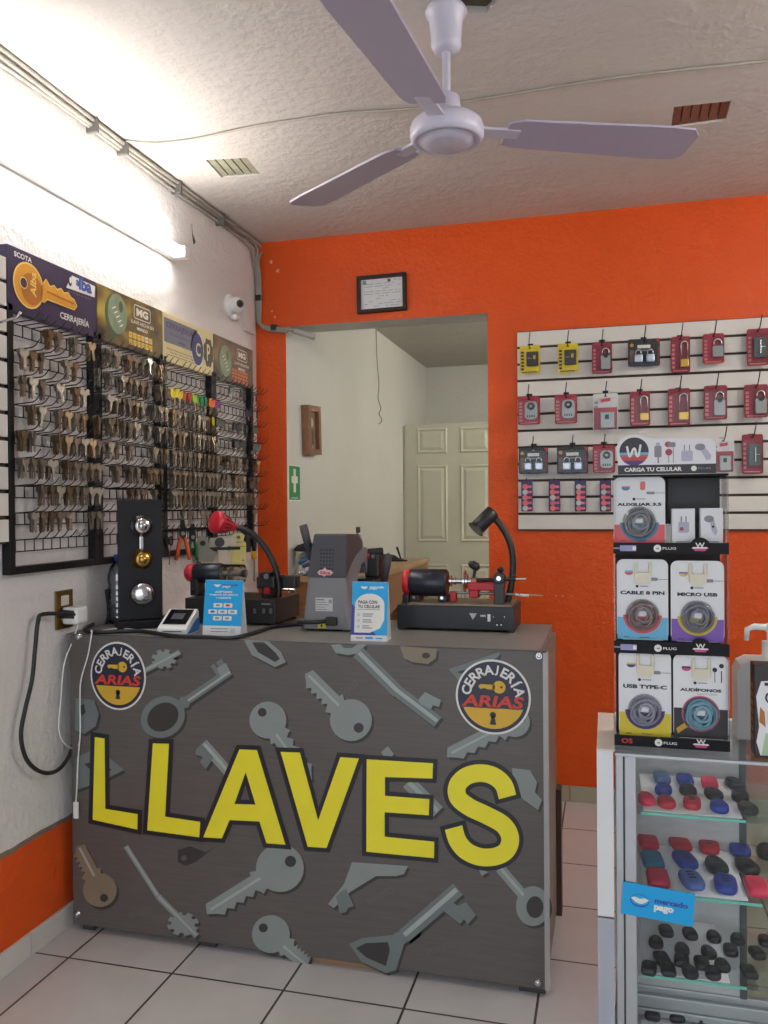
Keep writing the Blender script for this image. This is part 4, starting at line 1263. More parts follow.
b = MB(); b.cyl((1.0, -1.10, mz), (1.023, -1.10, mz), .040, red, .043, n=28, bev=.004); b.build('end_cap', t, world=True)
b = MB()
for x in (1.028, 1.118):
    b.bb((x, -1.14, CZ + .083), (x + .028, -1.06, 1.018), mbody, .003); b.cyl((x + .014, -1.146, 1.012), (x + .014, -1.14, 1.012), .005, chrome, n=10)
b.bb((1.0, -1.13, CZ + .06), (1.022, -1.07, 1.02), black, .006)
b.build('motor_mount', t, world=True)
b = MB(); b.cyl((1.146, -1.10, 1.062), (1.235, -1.10, 1.062), .008, chrome, n=14)
for x, r in ((1.152, .018), (1.165, .012), (1.196, .033), (1.203, .022), (1.215, .012)): b.cyl((x, -1.10, 1.062), (x + .004, -1.10, 1.062), r, chrome, n=24)
b.build('cutter_spindle', t, world=True)
b = MB(); b.bb((1.156, -1.13, .998), (1.174, -1.1, 1.03), redp, .002); b.build('guide_stop', t, world=True)
b = MB(); b.bb((1.212, -1.14, 1.036), (1.305, -1.07, 1.062), redp, .004); b.bb((1.216, -1.138, 1.012), (1.246, -1.08, 1.038), redp, .004); b.bb((1.222, -1.135, 1.06), (1.24, -1.1, 1.075), M('bronze_jaw', (140, 98, 72), .35, .7), .002); b.build('vice', t, world=True)
b = MB(); b.tube([(1.214, -1.115, 1.122), (1.224, -1.115, 1.117), (1.238, -1.115, 1.108), (1.245, -1.115, 1.100)], [.006, .013, .014, .006], black, 12, None, 0); b.cyl((1.234, -1.115, 1.105), (1.228, -1.115, 1.07), .005, black, n=8); b.build('clamp_knob', t, world=True)
b = MB(); b.cyl((1.24, -1.11, 1.067), (1.36, -1.11, 1.072), .006, black, n=10); b.cyl((1.33, -1.11, 1.071), (1.392, -1.11, 1.073), .0035, chrome, n=8); b.cyl((1.15, -1.12, 1.028), (1.375, -1.12, 1.025), .004, steel, n=8); b.cyl((1.36, -1.12, 1.025), (1.40, -1.12, 1.021), .0045, white, n=8); b.build('slide_rods', t, world=True)
b = MB(); b.bb((1.298, -1.165, CZ + .08), (1.330, -1.135, 1.072), mbody, .003); b.cyl((1.314, -1.168, 1.078), (1.314, -1.130, 1.078), .0185, mbody, n=22, bev=.003); b.cyl((1.314, -1.171, 1.078), (1.314, -1.167, 1.078), .007, chrome, n=12); b.ball((1.318, -1.15, 1.104), (.011, .011, .008), black); b.build('tail_post', t, world=True)
path = [pY(-1.09, u, v) for u, v in ((507, 606), (511, 590), (513.5, 570), (513, 552), (509, 538), (502, 526), (495, 518), (491, 515))]
gooseneck(t, [tuple(p - o_) for p in path], .0105)
p0 = pY(-1.09, 494, 511.5); p1 = pY(-1.12, 476.5, 529.5)
b = MB(); d = (p1 - p0)
b.cyl(p0, p0 + d * .9, .0235, black, .0245, 24, None, .003); b.cyl(p0 + d * .9, p1, .0245, black, .030, 24); b.cyl(p1, p1 + d * .005, .026, M('lamp_lens', (120, 120, 120), .2), n=20); b.build('lamp_head', t, world=True)

t.location.y -= .020
# left-hand machine
o_ = Vector((.46, -1.12, CZ))
t = thing('key_cutting_machine', 'black key cutting machine with a red bell lamp, behind the blue bank cards tent card', 'key machine', o_)
b = MB(); b.bb((.268, -1.22, CZ + .006), (.592, -1.0, CZ + .085), black, .003); b.build('base_box', t, world=True)
for x, y_ in ((.285, -1.2), (.575, -1.2), (.285, -1.02), (.575, -1.02)): MB().cyl((x, y_, CZ), (x, y_, CZ + .007), .012, black, n=12).build('rubber_foot', t, world=True)
A = T(0, -1.22, 0) @ FR; b = MB()
for u in (255, 264, 271): q = pY(-1.22, u, 611); b.box((q.x, q.z, .002), (.010, .016, .004), M('switch_grey', (96, 96, 98), .4), .001, A)
q = pY(-1.22, 266, 604); b.rect(q.x - .016, q.z - .002, q.x + .016, q.z + .002, .0008, inkgrey, A)
b.build('switch_panel', t, world=True)
q = pY(-1.12, 210, 573); mz = q.z
xa, xb, xc, xd = [pY(-1.12, u, 573).x for u in (187, 195.5, 223, 243.5)]
b = MB(); b.cyl((xb, -1.12, mz), (xc, -1.12, mz), .034, motorm, n=28, bev=.004); b.build('motor', t, world=True)
b = MB(); b.lathe([(0, -.016), (.02, -.014), (.029, -.006), (.032, .006), (.032, xb - xa - .01), (0, xb - xa - .01)], red, 28, T(xa + .012, -1.12, mz) @ RY(PI / 2)); b.build('end_cap', t, world=True)
b = MB(); b.cyl((xc, -1.12, mz), (xd, -1.12, mz), .031, glassy('smoked_guard', (232, 226, 216), .9, .10), n=28); b.build('clear_guard', t, world=True)
b = MB(); b.cyl((xc, -1.12, mz), (xd + .012, -1.12, mz), .009, steel, n=14); b.cyl((xc + .026, -1.12, mz), (xc + .031, -1.12, mz), .024, steel, n=24); b.cyl((xd - .002, -1.12, mz), (xd + .01, -1.12, mz), .013, dkgrey, n=16); b.build('cutter_spindle', t, world=True)
for x in (xb - .005, xc - .035): b = MB(); b.bb((x, -1.15, CZ + .085), (x + .026, -1.09, mz - .02), black, .003); b.cyl((x + .013, -1.157, 1.02), (x + .013, -1.15, 1.02), .005, chrome, n=10); b.build('motor_mount', t, world=True)
b = MB(); b.bb((.500, -1.16, 1.03), (.565, -1.06, 1.07), black, .006); b.bb((.512, -1.165, 1.066), (.55, -1.1, 1.084), mbody, .004); b.bb((.515, -1.15, CZ + .085), (.55, -1.08, 1.032), black, .003)
b.cyl((.54, -1.17, 1.072), (.54, -1.163, 1.072), .009, steel, n=14); b.build('vice', t, world=True)
b = MB(); b.bb((.53, -1.168, 1.012), (.55, -1.15, 1.034), redp, .003); b.build('guide_stop', t, world=True)
b = MB(); b.cyl((.545, -1.13, 1.076), (.562, -1.12, 1.104), .006, black, n=8); b.build('lever', t, world=True)
b = MB(); b.cyl((.49, -1.13, 1.028), (.545, -1.13, 1.028), .004, chrome, n=8); b.build('guide_rod', t, world=True)
b = MB(); b.bb((.572, -1.12, 1.028), (.625, -1.07, 1.068), black, .006); b.build('carriage', t, world=True)
b = MB(); b.cyl((.560, -1.125, 1.026), (.625, -1.125, 1.024), .005, chrome, n=8); b.build('slide_rod', t, world=True)
path = [pY(-1.13, u, v) for u, v in ((278, 601), (279, 588), (276, 570), (268, 552), (257, 538), (245, 530), (234, 527))]
gooseneck(t, [tuple(p - o_) for p in path], .0105)
p0 = pY(-1.13, 234.5, 527); p1 = pY(-1.20, 214.5, 521.5)
d = (p1 - p0); qd = d.to_track_quat('Z', 'Y').to_matrix().to_4x4(); L = d.length
b = MB(); b.lathe([(.010, -.004), (.016, 0), (.018, .012), (.027, L * .42), (.037, L * .82), (.0395, L * .9), (.038, L * .98), (.032, L * 1.03), (.02, L * 1.07), (0, L * 1.08)], M('red_lamp_plastic', (190, 34, 50), .3, coat=.3), 28, T(p0) @ qd); lh = b.build('lamp_head', t, world=True)
b = MB()
for k in range(14):
    a = 2 * PI * k / 14; b.tube([(.0245 * math.cos(a), .0245 * math.sin(a), L * .33), (.0345 * math.cos(a), .0345 * math.sin(a), L * .70)], .0024, M('dark_red_slot', (96, 14, 24), .5), 5, T(p0) @ qd)
b.v = [(x - o_[0], y_ - o_[1], z - o_[2]) for x, y_, z in b.v]
b.build('cooling_slots', lh)

# grey machine in the middle
g1 = M('mid_grey_casing', (126, 126, 130), .5, var=.03); g2 = M('dark_grey_casing', (66, 66, 72), .45, var=.03)
o_ = Vector((.79, -1.15, CZ))
t = thing('code_key_machine', 'tall grey key machine with a dark vented top, in the middle of the counter', 'key machine', o_)


def taper(b, rings, mat):
    """rings: (z, x0, x1, y0, y1) with rounded corners"""
    vs = []; fs = []; n = 20
    for z, x0, x1, y0, y1 in rings: vs += [(x, y_, z) for x, y_ in rrect(x0, y0, x1, y1, .012, 4)]
    for j in range(len(rings) - 1):
        for i in range(n): k = (i + 1) % n; fs.append((j * n + i, j * n + k, (j + 1) * n + k, (j + 1) * n + i))
    fs.append(tuple(range(n))[::-1]); fs.append(tuple((len(rings) - 1) * n + i for i in range(n)))
    return b.add(vs, fs, mat)


b = MB(); taper(b, [(CZ + .006, .711, .874, -1.289, -1.10), (CZ + .02, .711, .873, -1.289, -1.10), (.96, .715, .866, -1.288, -1.12), (1.0, .720, .861, -1.288, -1.14), (1.081, .729, .855, -1.287, -1.16)], g1); b.build('lower_casing', t, world=True)
YZM = Matrix(((0, 0, 1, 0), (1, 0, 0, 0), (0, 1, 0, 0), (0, 0, 0, 1)))


def casing(prof, t0, t1, mat):               # a side outline given depth, the sides leaning in towards the top
    b = MB(); b.prism(prof, t0, t1, mat, YZM)
    x0 = lambda z: .729 + (z - 1.082) * .13
    x1 = lambda z: .855 - (z - 1.082) * .022
    b.v = [(x0(z) + (x1(z) - x0(z)) * x, y_, z) for x, y_, z in b.v]
    return b


curve = [(-1.262, 1.096), (-1.222, 1.123), (-1.166, 1.147), (-1.103, 1.163)]
b = casing([(-1.288, 1.082), (-1.284, 1.082)] + curve + [(-1.094, 1.172), (-1.098, 1.186), (-1.14, 1.212), (-1.262, 1.217), (-1.270, 1.212)], 0, 1, g2)
b.build('upper_casing', t, world=True)
b = MB()
for j in range(6):
    for i in range(5):
        z = 1.167 - j * .0115; x = .772 + i * .0098; y_ = -1.288 + (z - 1.082) * .138
        b.cyl((x, y_ - .0008, z), (x, y_ + .003, z), .0032, ink, n=8)
b.build('vent_holes', t, world=True)
b = MB(); A = T(.786, -1.2865, 1.097) @ RX(-.138) @ FR
b.flat([(-.024, 0), (-.016, .008), (-.008, .008), (0, .016), (.008, .008), (.02, .007), (.028, 0), (.02, -.008), (.006, -.008), (0, -.013), (-.010, -.008), (-.018, -.008)], .001, M('pink_badge', (214, 176, 182), .4), A)
b.text('Silca', (.002, -.0005), .010, M('badge_red_ink', (176, 34, 44), .5), A, .0016, w=.034, bold=.03); b.build('logo_badge', t, world=True)
b = MB(); A = T(.784, -1.2885, .998) @ FR
b.flat([(-.028, -.021), (.028, -.021), (.028, .021), (-.028, .021)], .001, M('silver_label', (196, 196, 198), .5), A)
for i in range(5): b.rect(-.025, .013 - i * .0075, .002 + .007 * (i % 3), .0155 - i * .0075, .0014, ink if i == 0 else inkgrey, A)
b.rect(.016, .004, .025, .016, .0014, inkgrey, A)
b.build('rating_label', t, world=True)
b = MB(); b.bb((.792, -1.306, .934), (.828, -1.284, .960), black, .005); b.tube([(.797, -1.297, .947), (.75, -1.30, .943), (.705, -1.305, .942)], .0065, black, 8); b.build('power_plug', t, world=True)
b = MB(); A = T(.776, -1.2892, .932) @ FR; b.flat([(-.013, -.008), (.013, -.008), (.013, .008), (-.013, .008)], .0012, M('yellow_label', (214, 200, 40), .5), A); b.rect(-.003, -.004, .003, .004, .0016, ink, A); b.build('warning_label', t, world=True)
for x, y_ in ((.73, -1.27), (.855, -1.27), (.73, -1.12), (.855, -1.12)): MB().cyl((x, y_, CZ), (x, y_, CZ + .01), .013, black, n=12).build('rubber_foot', t, world=True)
# the light grey arm that sweeps up and back under the head
prof = [(-1.27, 1.0), (-1.284, 1.080)] + [(y_ + .001, z - .0015) for y_, z in curve] + [(-1.06, 1.166), (-1.035, 1.158), (-1.036, 1.115), (-1.05, 1.078), (-1.058, 1.10), (-1.08, 1.118), (-1.112, 1.112), (-1.15, 1.076), (-1.19, 1.045), (-1.195, 1.0)]
b = casing(prof, .60, .995, g1)
b.build('side_arm', t, world=True)
p0 = pY(-1.15, 303, 525); p1 = pY(-1.15, 312, 560)
b = MB(); b.tube([p0, p0.lerp(p1, .15), p1], [.0135, .0145, .011], g2, 10); b.build('lever', t, world=True)
q = pY(-1.03, 367.5, 556); b = MB(); b.ball(q, (.013, .014, .013), red); b.build('red_knob', t, world=True)
qa = pY(-1.02, 366, 578); qb = pY(-1.02, 381, 550)
b = MB(); b.bb((qa.x, -1.04, qa.z), (qb.x, -.98, qb.z - .012), black, .01); b.cyl((qa.x, -1.03, qb.z - .01), (qb.x, -1.0, qb.z - .006), .014, black, n=14); b.cyl((qb.x - .02, -1.05, qb.z - .02), (qb.x - .018, -1.035, qb.z - .02), .007, chrome, n=12); b.bb((.80, -1.10, 1.0), (qb.x, -.99, qa.z + .004), mbody, .006); b.bb((.82, -1.09, CZ), (qb.x - .01, -1.0, 1.004), mbody, .006)
b.build('carriage', t, world=True)
p0 = pY(-1.04, 388.5, 556); p1 = pY(-1.04, 383, 588)
b = MB(); b.tube([p0 + Vector((-.006, 0, .004)), p0, p1], [.010, .0135, .012], g2, 10); b.build('right_lever', t, world=True)

# ---- black cable across the counter top
pts = [(0.012, -1.36, .925), (0.05, -1.46, .923), (0.12, -1.497, .922)] + [tuple(pZ(CZ + .0065, u, v)) for u, v in ((140, 631), (165, 638), (195, 641), (225, 640), (250, 634), (272, 627), (290, 625), (303, 624.5))] + [(.705, -1.305, .942)]
pts = [(x, max(y_, -1.512), z) for x, y_, z in pts]
o = MB().tube(pts, .0062, black, 8, None, 5).build('machine_cable'); props(o, 'black power cable lying along the counter front to the grey machine', 'cable')
q = pZ(CZ, 163, 612)
o = MB().bb((.245, -1.20, CZ), (.262, -1.02, CZ + .06), M('grey_box_card', (116, 110, 108), .6), .003).build('grey_box') if False else None

# ================================================================== BACK ROOM BENCH
BZ = 0.97
benchm = M('brown_bench_wood', (134, 92, 56), .5, var=.2, vs=5, stretch=(1, 12, 12)); bencht = M('tan_bench_top', (168, 136, 98), .45, var=.12, vs=5, stretch=(12, 1, 1))
t = thing('workbench', 'brown wooden workbench along the white wall of the back room', 'workbench', (.35, .75, 0))
b = MB(); b.bb((XRR + .003, .005, BZ - .028), (.535, 1.50, BZ), bencht, .003); b.build('bench_top', t, world=True)
b = MB(); b.bb((XRR + .006, .012, .0), (.525, .034, BZ - .028), benchm, .002); b.build('end_panel', t, world=True)
b = MB(); b.prism([(.034, BZ - .028), (.034, .70), (.30, .70), (1.47, BZ - .10), (1.47, BZ - .028)], .503, .525, benchm, Matrix(((0, 0, 1, 0), (1, 0, 0, 0), (0, 1, 0, 0), (0, 0, 0, 1)))); b.build('side_panel', t, world=True)
b = MB(); b.bb((XRR + .006, 1.47, 0), (.525, 1.49, BZ - .028), benchm, .002); b.build('end_panel', t, world=True)
# things on it
bagm = M('dark_cap_cloth', (40, 40, 46), .9, var=.1)
q = Vector((.228, .085, BZ))
t = thing('goods_bag', 'clear bag of blue and white packets under a black cap on the workbench', 'bag', (q.x, .085, BZ))
t.scale = (.62, .62, .70)
bagp = [M('packet_' + n, c, .4, var=.25, vs=60) for n, c in (('blue', (58, 110, 170)), ('pale', (206, 210, 214)), ('navy', (40, 52, 96)), ('cream', (206, 198, 150)), ('pink', (196, 120, 110)))]
rb = random.Random(4)
for k in range(13):
    b = MB(); x = rb.uniform(-.055, .055); y_ = rb.uniform(-.05, .05); z = .014 + .011 * k
    b.box((0, 0, 0), (rb.uniform(.05, .09), .06, .028), rb.choice(bagp), .008, T(x, y_, z) @ RY(rb.uniform(-.6, .6)) @ RZ(rb.uniform(-.5, .5)), 2); b.build('packet', t)
b = MB()
prof = [(.085, .001), (.098, .03), (.095, .09), (.075, .14), (.05, .165)]
b.lathe(prof, blister_m, 20); b.build('clear_bag', t)
t = thing('cloth_cap', 'black cloth cap lying on top of the bag of packets in the back room', 'cap', (q.x - .004, .085, BZ + .117))
t.scale = (.72, .72, .8)
b = MB(); b.lathe([(.092, 0), (.090, .02), (.07, .045), (.03, .06), (0, .062)], bagm, 20, SCL(1, .8, .8)); b.build('crown', t)
b = MB(); b.lathe([(.07, 0), (.08, .004), (.03, .008), (0, .009)], bagm, 18, T(.06, -.04, .0) @ SCL(1, .8, 1)); b.build('brim', t)
q = pY(.25, 358.5, 575)
t = thing('small_bottle', 'small glass bottle with a red label and dark cap behind the grey machine', 'bottle', (q.x, .25, BZ))
zt = pY(.25, 358, 527).z - BZ
b = MB(); b.lathe([(0, .001), (.022, .001), (.023, zt * .68), (.010, zt * .84), (.009, zt * .9)], glassy('pale_bottle_glass', (226, 232, 226), .6, .06), 20); b.build('bottle_body', t)
b = MB(); b.lathe([(.0232, zt * .34), (.0236, zt * .36), (.0236, zt * .66), (.0232, zt * .68)], red, 20); b.build('label', t)
b = MB(); b.lathe([(.011, zt * .88), (.011, zt), (0, zt)], M('brown_cap', (70, 60, 50), .5), 16); b.build('cap', t)
q = pZ(BZ, 387, 561)
t = thing('cloth_cap', 'flat black cloth cap on the workbench beside the cream door', 'cap', (q.x, q.y, BZ))
b = MB(); b.lathe([(.075, 0), (.08, .014), (.05, .034), (.02, .042), (0, .043)], bagm, 20, SCL(1, .85, 1)); b.build('crown', t)
b = MB(); b.lathe([(.06, .002), (.06, .008), (0, .012)], bagm, 16, T(.075, -.03, 0) @ SCL(1, .7, 1)); b.build('brim', t)
t = thing('desk_pen', 'black pen stand leaning up from the workbench behind the grey machine', 'pen', (q.x + .085, q.y + .01, BZ))
b = MB(); b.lathe([(.03, 0), (.03, .006), (.012, .014), (0, .015)], black, 16); b.cyl((0, 0, .012), (-.025, 0, .085), .005, black, .008, 8); b.build('pen', t)
q = pZ(BZ, 372, 572)
t = thing('tool_box', 'dark tool box with loose parts on the workbench behind the grey machine', 'tool box', (.435, .42, BZ))
b = MB(); b.bb((-.10, -.1, 0), (.09, .1, .05), M('dark_tool_box', (40, 44, 56), .5), .006); b.build('body', t)
b = MB()
for k in range(7): b.cyl((-.08 + .022 * k, -.06 + .02 * (k % 3), .05), (-.075 + .022 * k, -.05 + .02 * (k % 3), .06 + .008 * (k % 3)), .009, [steel, prblue, black][k % 3], n=8)
b.build('loose_parts', t)

# ================================================================== RIGHT SLAT BOARD AND PACKS
SZ0, SZ1 = 1.190, 2.072
o = slatboard(0, 1.7, 0, SZ1 - SZ0, 12, FR).build('slat_board', None, (1.256, -.0008, SZ0)); o.rotation_euler = (0, 0, 0)
props(o, 'large pale grooved slat board with padlock packs on the orange wall', 'slat board')
cardred = M('red_backing_card', (160, 30, 48), .45, var=.1); cardwine = M('wine_backing_card', (140, 34, 50), .45, var=.1); cardyel = M('yellow_backing_card', (226, 200, 30), .45, var=.05); cardblk = M('black_backing_card', (36, 33, 36), .45, var=.08)
cardwht = M('white_backing_card', (216, 214, 214), .5, var=.03); lockg = M('grey_lock_body', (150, 150, 148), .35, .6); lockd = M('dark_lock_body', (58, 54, 52), .4, .3); lockb = M('brass_lock_body', (196, 156, 80), .3, .9); pinkp = M('pink_print', (206, 112, 122), .5)
FN = -.018
hookm = M('black_peg_hook', (34, 34, 38), .4, .4)


def shackle(b, x, z0, w, h, n, r=.0035, mat=chrome):
    pts = [(x - w / 2, -n, z0)] + [(x - w / 2, -n, z0 + h - w / 2)] + [(x + w / 2 * math.cos(a), -n, z0 + h - w / 2 + w / 2 * math.sin(a)) for a in [PI - PI * i / 8 for i in range(1, 8)]] + [(x + w / 2, -n, z0 + h - w / 2), (x + w / 2, -n, z0)]
    b.tube(pts, r, mat, 7)


def pack(kind, u0, v0, u1, v1, label, group=None):
    y_ = FN - .030
    a = pY(y_, u0, v1); c = pY(y_, u1, v0); W = c.x - a.x; Hh = c.z - a.z; cx = (a.x + c.x) / 2
    t = thing('lock_pack', label, 'lock pack', (cx, y_, a.z), random.uniform(-.06, .06), group)
    back = {'yel': cardyel, 'red': cardred, 'wine': cardwine, 'blk': cardblk, 'wht': cardwht, 'clr': cardwine}[kind[:3]]if kind[:4] != 'wine' else cardwine
    b = MB(); b.prism([rrect(-W / 2, 0, W / 2, Hh, .008, 3), rrect(-.006, Hh - .014, .006, Hh - .009, .0024, 2)], -.001, .001, back, FR)
    r_ = random.Random(int(u0))
    P = .0014
    if kind != 'blk':
        for i in range(6):                       # illegible upright lettering down the left side of the card
            z = Hh * (.12 + .12 * i); b.rect(-W * .44, z, -W * .30, z + Hh * .075, P, pinkp if back in (cardred, cardwine) else ink if back is cardyel else inkgrey, FR)
        b.rect(-W * .4, Hh * .03, W * .36, Hh * .07, P, pinkp if back in (cardred, cardwine) else ink if back is cardyel else inkgrey, FR)
    ex = .0
    if kind.startswith('blk'):
        b.rect(-W / 2 + .004, .004, W / 2 - .004, Hh * .16, P, M('navy_card_band', (52, 58, 84), .5), FR)
        b.rect(-W * .2, Hh * .66, W * .2, Hh * .78, P, prwhite, FR); b.rect(-W * .2, Hh * .56, W * .2, Hh * .60, P, inkgrey, FR)
        b.flat(circ(-W * .38, Hh * .78, W * .06, 12), P, gold, FR); b.rect(W * .43, .004, W / 2 - .002, Hh * .7, P, cardwine, FR); b.rect(-W * .44, Hh * .1, -W * .3, Hh * .6, P, M('card_picture', (120, 96, 90), .6, var=.3, vs=80), FR)
        b.flat([(W * .36, Hh - .003), (W / 2 - .003, Hh - .003), (W / 2 - .003, Hh * .8)], P, red, FR)
    b.build('backing_card', t)
    if kind.startswith('yel'):
        k = MB(); k.bb((-W * .16, -.020, Hh * .25), (W * .42, -.001, Hh * .76), lockd, .004); lb = k.build('lock_body', t)
        k = MB(); k.rect(W * .18, Hh * .48, W * .30, Hh * .62, .0206, brass, FR); k.rect(-W * .1, Hh * .5, W * .1, Hh * .53, .0206, inkgrey, FR); k.build('lock_face', lb)
    elif kind.startswith('blk'):
        for s in (-.18, .19):
            k = MB(); k.bb((W * s - W * .13, -.018, Hh * .14), (W * s + W * .13, -.001, Hh * .42), M('steel_lock_blue', (182, 190, 206), .3, .7), .004); lb = k.build('padlock_body', t)
            k = MB(); shackle(k, W * s, Hh * .40, W * .17, Hh * .2, .01, .003); k.build('shackle', lb)
    elif kind == 'redcombo':
        k = MB(); k.prism(rrect(-W * .16, Hh * .17, W * .40, Hh * .80, W * .18, 5), .001, .020, lockg, FR); lb = k.build('padlock_body', t)
        k = MB(); k.cyl((W * .12, -.019, Hh * .63), (W * .12, -.026, Hh * .63), W * .17, lockd, n=18); k.cyl((W * .12, -.025, Hh * .63), (W * .12, -.028, Hh * .63), W * .07, steel, n=14)
        k.build('dial', lb); k = MB()
        for i in range(4): k.bb((-W * .06 + i * W * .1, -.022, Hh * .24), (-W * .01 + i * W * .1, -.018, Hh * .32), ink)
        k.build('number_wheels', lb)
    elif kind == 'winelong':
        k = MB(); k.bb((-W * .02, -.020, Hh * .14), (W * .42, -.001, Hh * .36), lockb, .003); lb = k.build('padlock_body', t)
        k = MB(); shackle(k, W * .2, Hh * .35, W * .34, Hh * .5, .010, .0034); k.build('shackle', lb)
    elif kind == 'winegrey':
        k = MB(); k.prism(rrect(-W * .06, Hh * .12, W * .40, Hh * .56, .004, 3), .001, .02, lockg, FR); lb = k.build('padlock_body', t)
        k = MB(); shackle(k, W * .18, Hh * .54, W * .32, Hh * .26, .010, .0038); k.cyl((W * .18, -.019, Hh * .55), (W * .18, -.024, Hh * .55), W * .11, lockd, n=14); k.build('shackle', lb)
    elif kind == 'redlock':
        k = MB(); k.prism(rrect(-W * .06, Hh * .2, W * .44, Hh * .56, .004, 3), .001, .02, lockg, FR); lb = k.build('padlock_body', t)
        k = MB(); shackle(k, W * .19, Hh * .54, W * .36, Hh * .26, .010, .0045); k.build('shackle', lb)
    elif kind == 'wht':
        k = MB(); k.bb((-W * .46, -.003, 0.004), (W * .46, -.001, Hh * .62), cardred, .001); k.bb((-W * .2, -.018, Hh * .06), (W * .36, -.003, Hh * .5), lockg, .004); lb = k.build('lock_body', t)
        k = MB(); k.bb((-W * .02, -.020, Hh * .3), (W * .14, -.017, Hh * .42), ink); k.build('keypad', lb)
        k = MB(); k.flat([(-W * .18, Hh * .76), (W * .2, Hh * .79), (W * .2, Hh * .88), (-W * .18, Hh * .85)], .0016, red, FR); k.build('red_logo', t)
    elif kind == 'clr':
        k = MB(); k.prism(rrect(-W * .2, Hh * .2, W * .36, Hh * .74, .006, 3), .001, .02, M('green_grey_lock', (78, 92, 90), .4, .3), FR); lb = k.build('lock_body', t)
        k = MB(); k.cyl((W * .1, -.024, Hh * .3), (W * .1, -.024, Hh * .66), .003, chrome, n=8); k.cyl((W * .1, -.024, Hh * .48), (W * .3, -.024, Hh * .48), .003, chrome, n=8); k.build('key_bar', lb)
    if not kind.startswith('blk') or True:
        k = MB(); k.prism(rrect(-W * .46, Hh * .03, W * .46, Hh * .86, .008, 3), .0012, .026, blister_m, FR, back=False); k.build('blister', t)
    # the hook that carries it
    hx, hz = cx, a.z + Hh - .0115
    sl = (SZ1 - SZ0) / 12
    zz = SZ0 + round((hz - SZ0 + .004) / sl) * sl
    if zz < hz: zz = hz
    h = MB(); h.bb((-.012, -.0205, -.012), (.012, -.0175, .016), hookm, .001)
    dz = hz + .002 - zz
    h.tube([(0, -.019, 0), (0, -.032, dz * .6), (0, y_ - .004, dz), (0, y_ - .045, dz + .004), (.003, y_ - .058, dz + .030), (.006, y_ - .062, dz + .054)], .0022, hookm, 6)
    o = h.build('peg_hook', None, (hx, 0, zz)); props(o, 'hook of the ' + label.replace(' pack', '').replace(' with a round dial lock', ' dial lock'), 'hook')


pack('yel', 520, 345, 540, 374, 'yellow lock pack at the left end of the top row')
pack('yel', 558, 343, 578, 373, 'yellow lock pack in the top row, beside the wine red pack')
pack('winegrey', 592, 342, 612, 374, 'wine red padlock pack in the top row, right of the yellow packs')
pack('blk', 628, 338, 660, 367, 'black twin padlock pack in the top row')
pack('winelong', 671, 336, 690, 373, 'tall wine red brass padlock pack in the top row')
pack('redlock', 703, 333, 724, 364, 'wine red pack with a wide grey padlock in the top row')
pack('clr', 747, 328, 769, 366, 'clear lock pack at the right end of the top row')
pack('redcombo', 518, 396, 540, 425, 'red dial lock pack at the left end of the second row')
pack('redcombo', 555, 394, 577, 424, 'red dial lock pack beside the white topped pack, second row')
pack('wht', 593, 393, 618, 431, 'white topped red lock pack in the second row')
pack('winelong', 630, 391, 650, 426, 'tall wine red brass padlock pack beside the white topped pack')
pack('winelong', 668, 388, 690, 426, 'tall wine red brass padlock pack beside the grey padlock packs')
pack('winegrey', 704, 385, 727, 420, 'wine red grey padlock pack right of the brass padlocks, second row')
pack('winegrey', 744, 384, 768, 418, 'wine red grey padlock pack at the right end of the second row')
pack('blk', 519, 447, 548, 474, 'black twin padlock pack at the left end of the third row')
pack('blk', 557, 446, 588, 474, 'black twin padlock pack beside the dial lock pack, third row')
pack('redcombo', 593, 445, 615, 473, 'red dial lock pack in the third row beside the charger display')
pack('wht', 713, 438, 734, 473, 'white lock pack partly behind the charger display header')
pack('clr', 742, 434, 763, 474, 'clear red lock pack at the right end of the third row')
purp = M('purple_strip_card', (62, 44, 96), .45, var=.08); coral = M('coral_print', (226, 104, 106), .5)
for i, (u, nm) in enumerate(((527, 'leftmost of the four strips'), (554.5, 'second of the four strips'), (580.5, 'third of the four strips'), (605.5, 'rightmost of the four strips'))):
    y_ = FN - .022
    a = pY(y_, u - 5.6, 511.5); c = pY(y_, u + 5.6, 480); W = c.x - a.x; Hh = c.z - a.z
    t = thing('battery_strip', 'purple strip card with five coral cells, ' + nm, 'strip card', ((a.x + c.x) / 2, y_, a.z))
    b = MB(); b.prism(rrect(-W / 2, 0, W / 2, Hh, .004, 2), -.001, .001, purp, FR); b.build('backing_card', t)
    for k in range(5):
        z = Hh * (.10 + .172 * k)
        b = MB(); b.cyl((-W * .15, -.001, z), (-W * .15, -.006, z), W * .24, [steel, coral, pinkp][(k + i) % 3], n=16); b.rect(W * .02, z - .005, W * .42, z + .005, .0014, coral, FR); b.build('cell', t)
    h = MB(); h.tube([(0, -.018, .012), (0, -.03, .008), (0, y_ - .02, .008), (0, y_ - .024, .018)], .002, hookm, 6)
    o = h.build('peg_hook', None, ((a.x + c.x) / 2, 0, a.z + Hh - .010)); props(o, 'peg hook of the purple strip, ' + nm, 'hook')

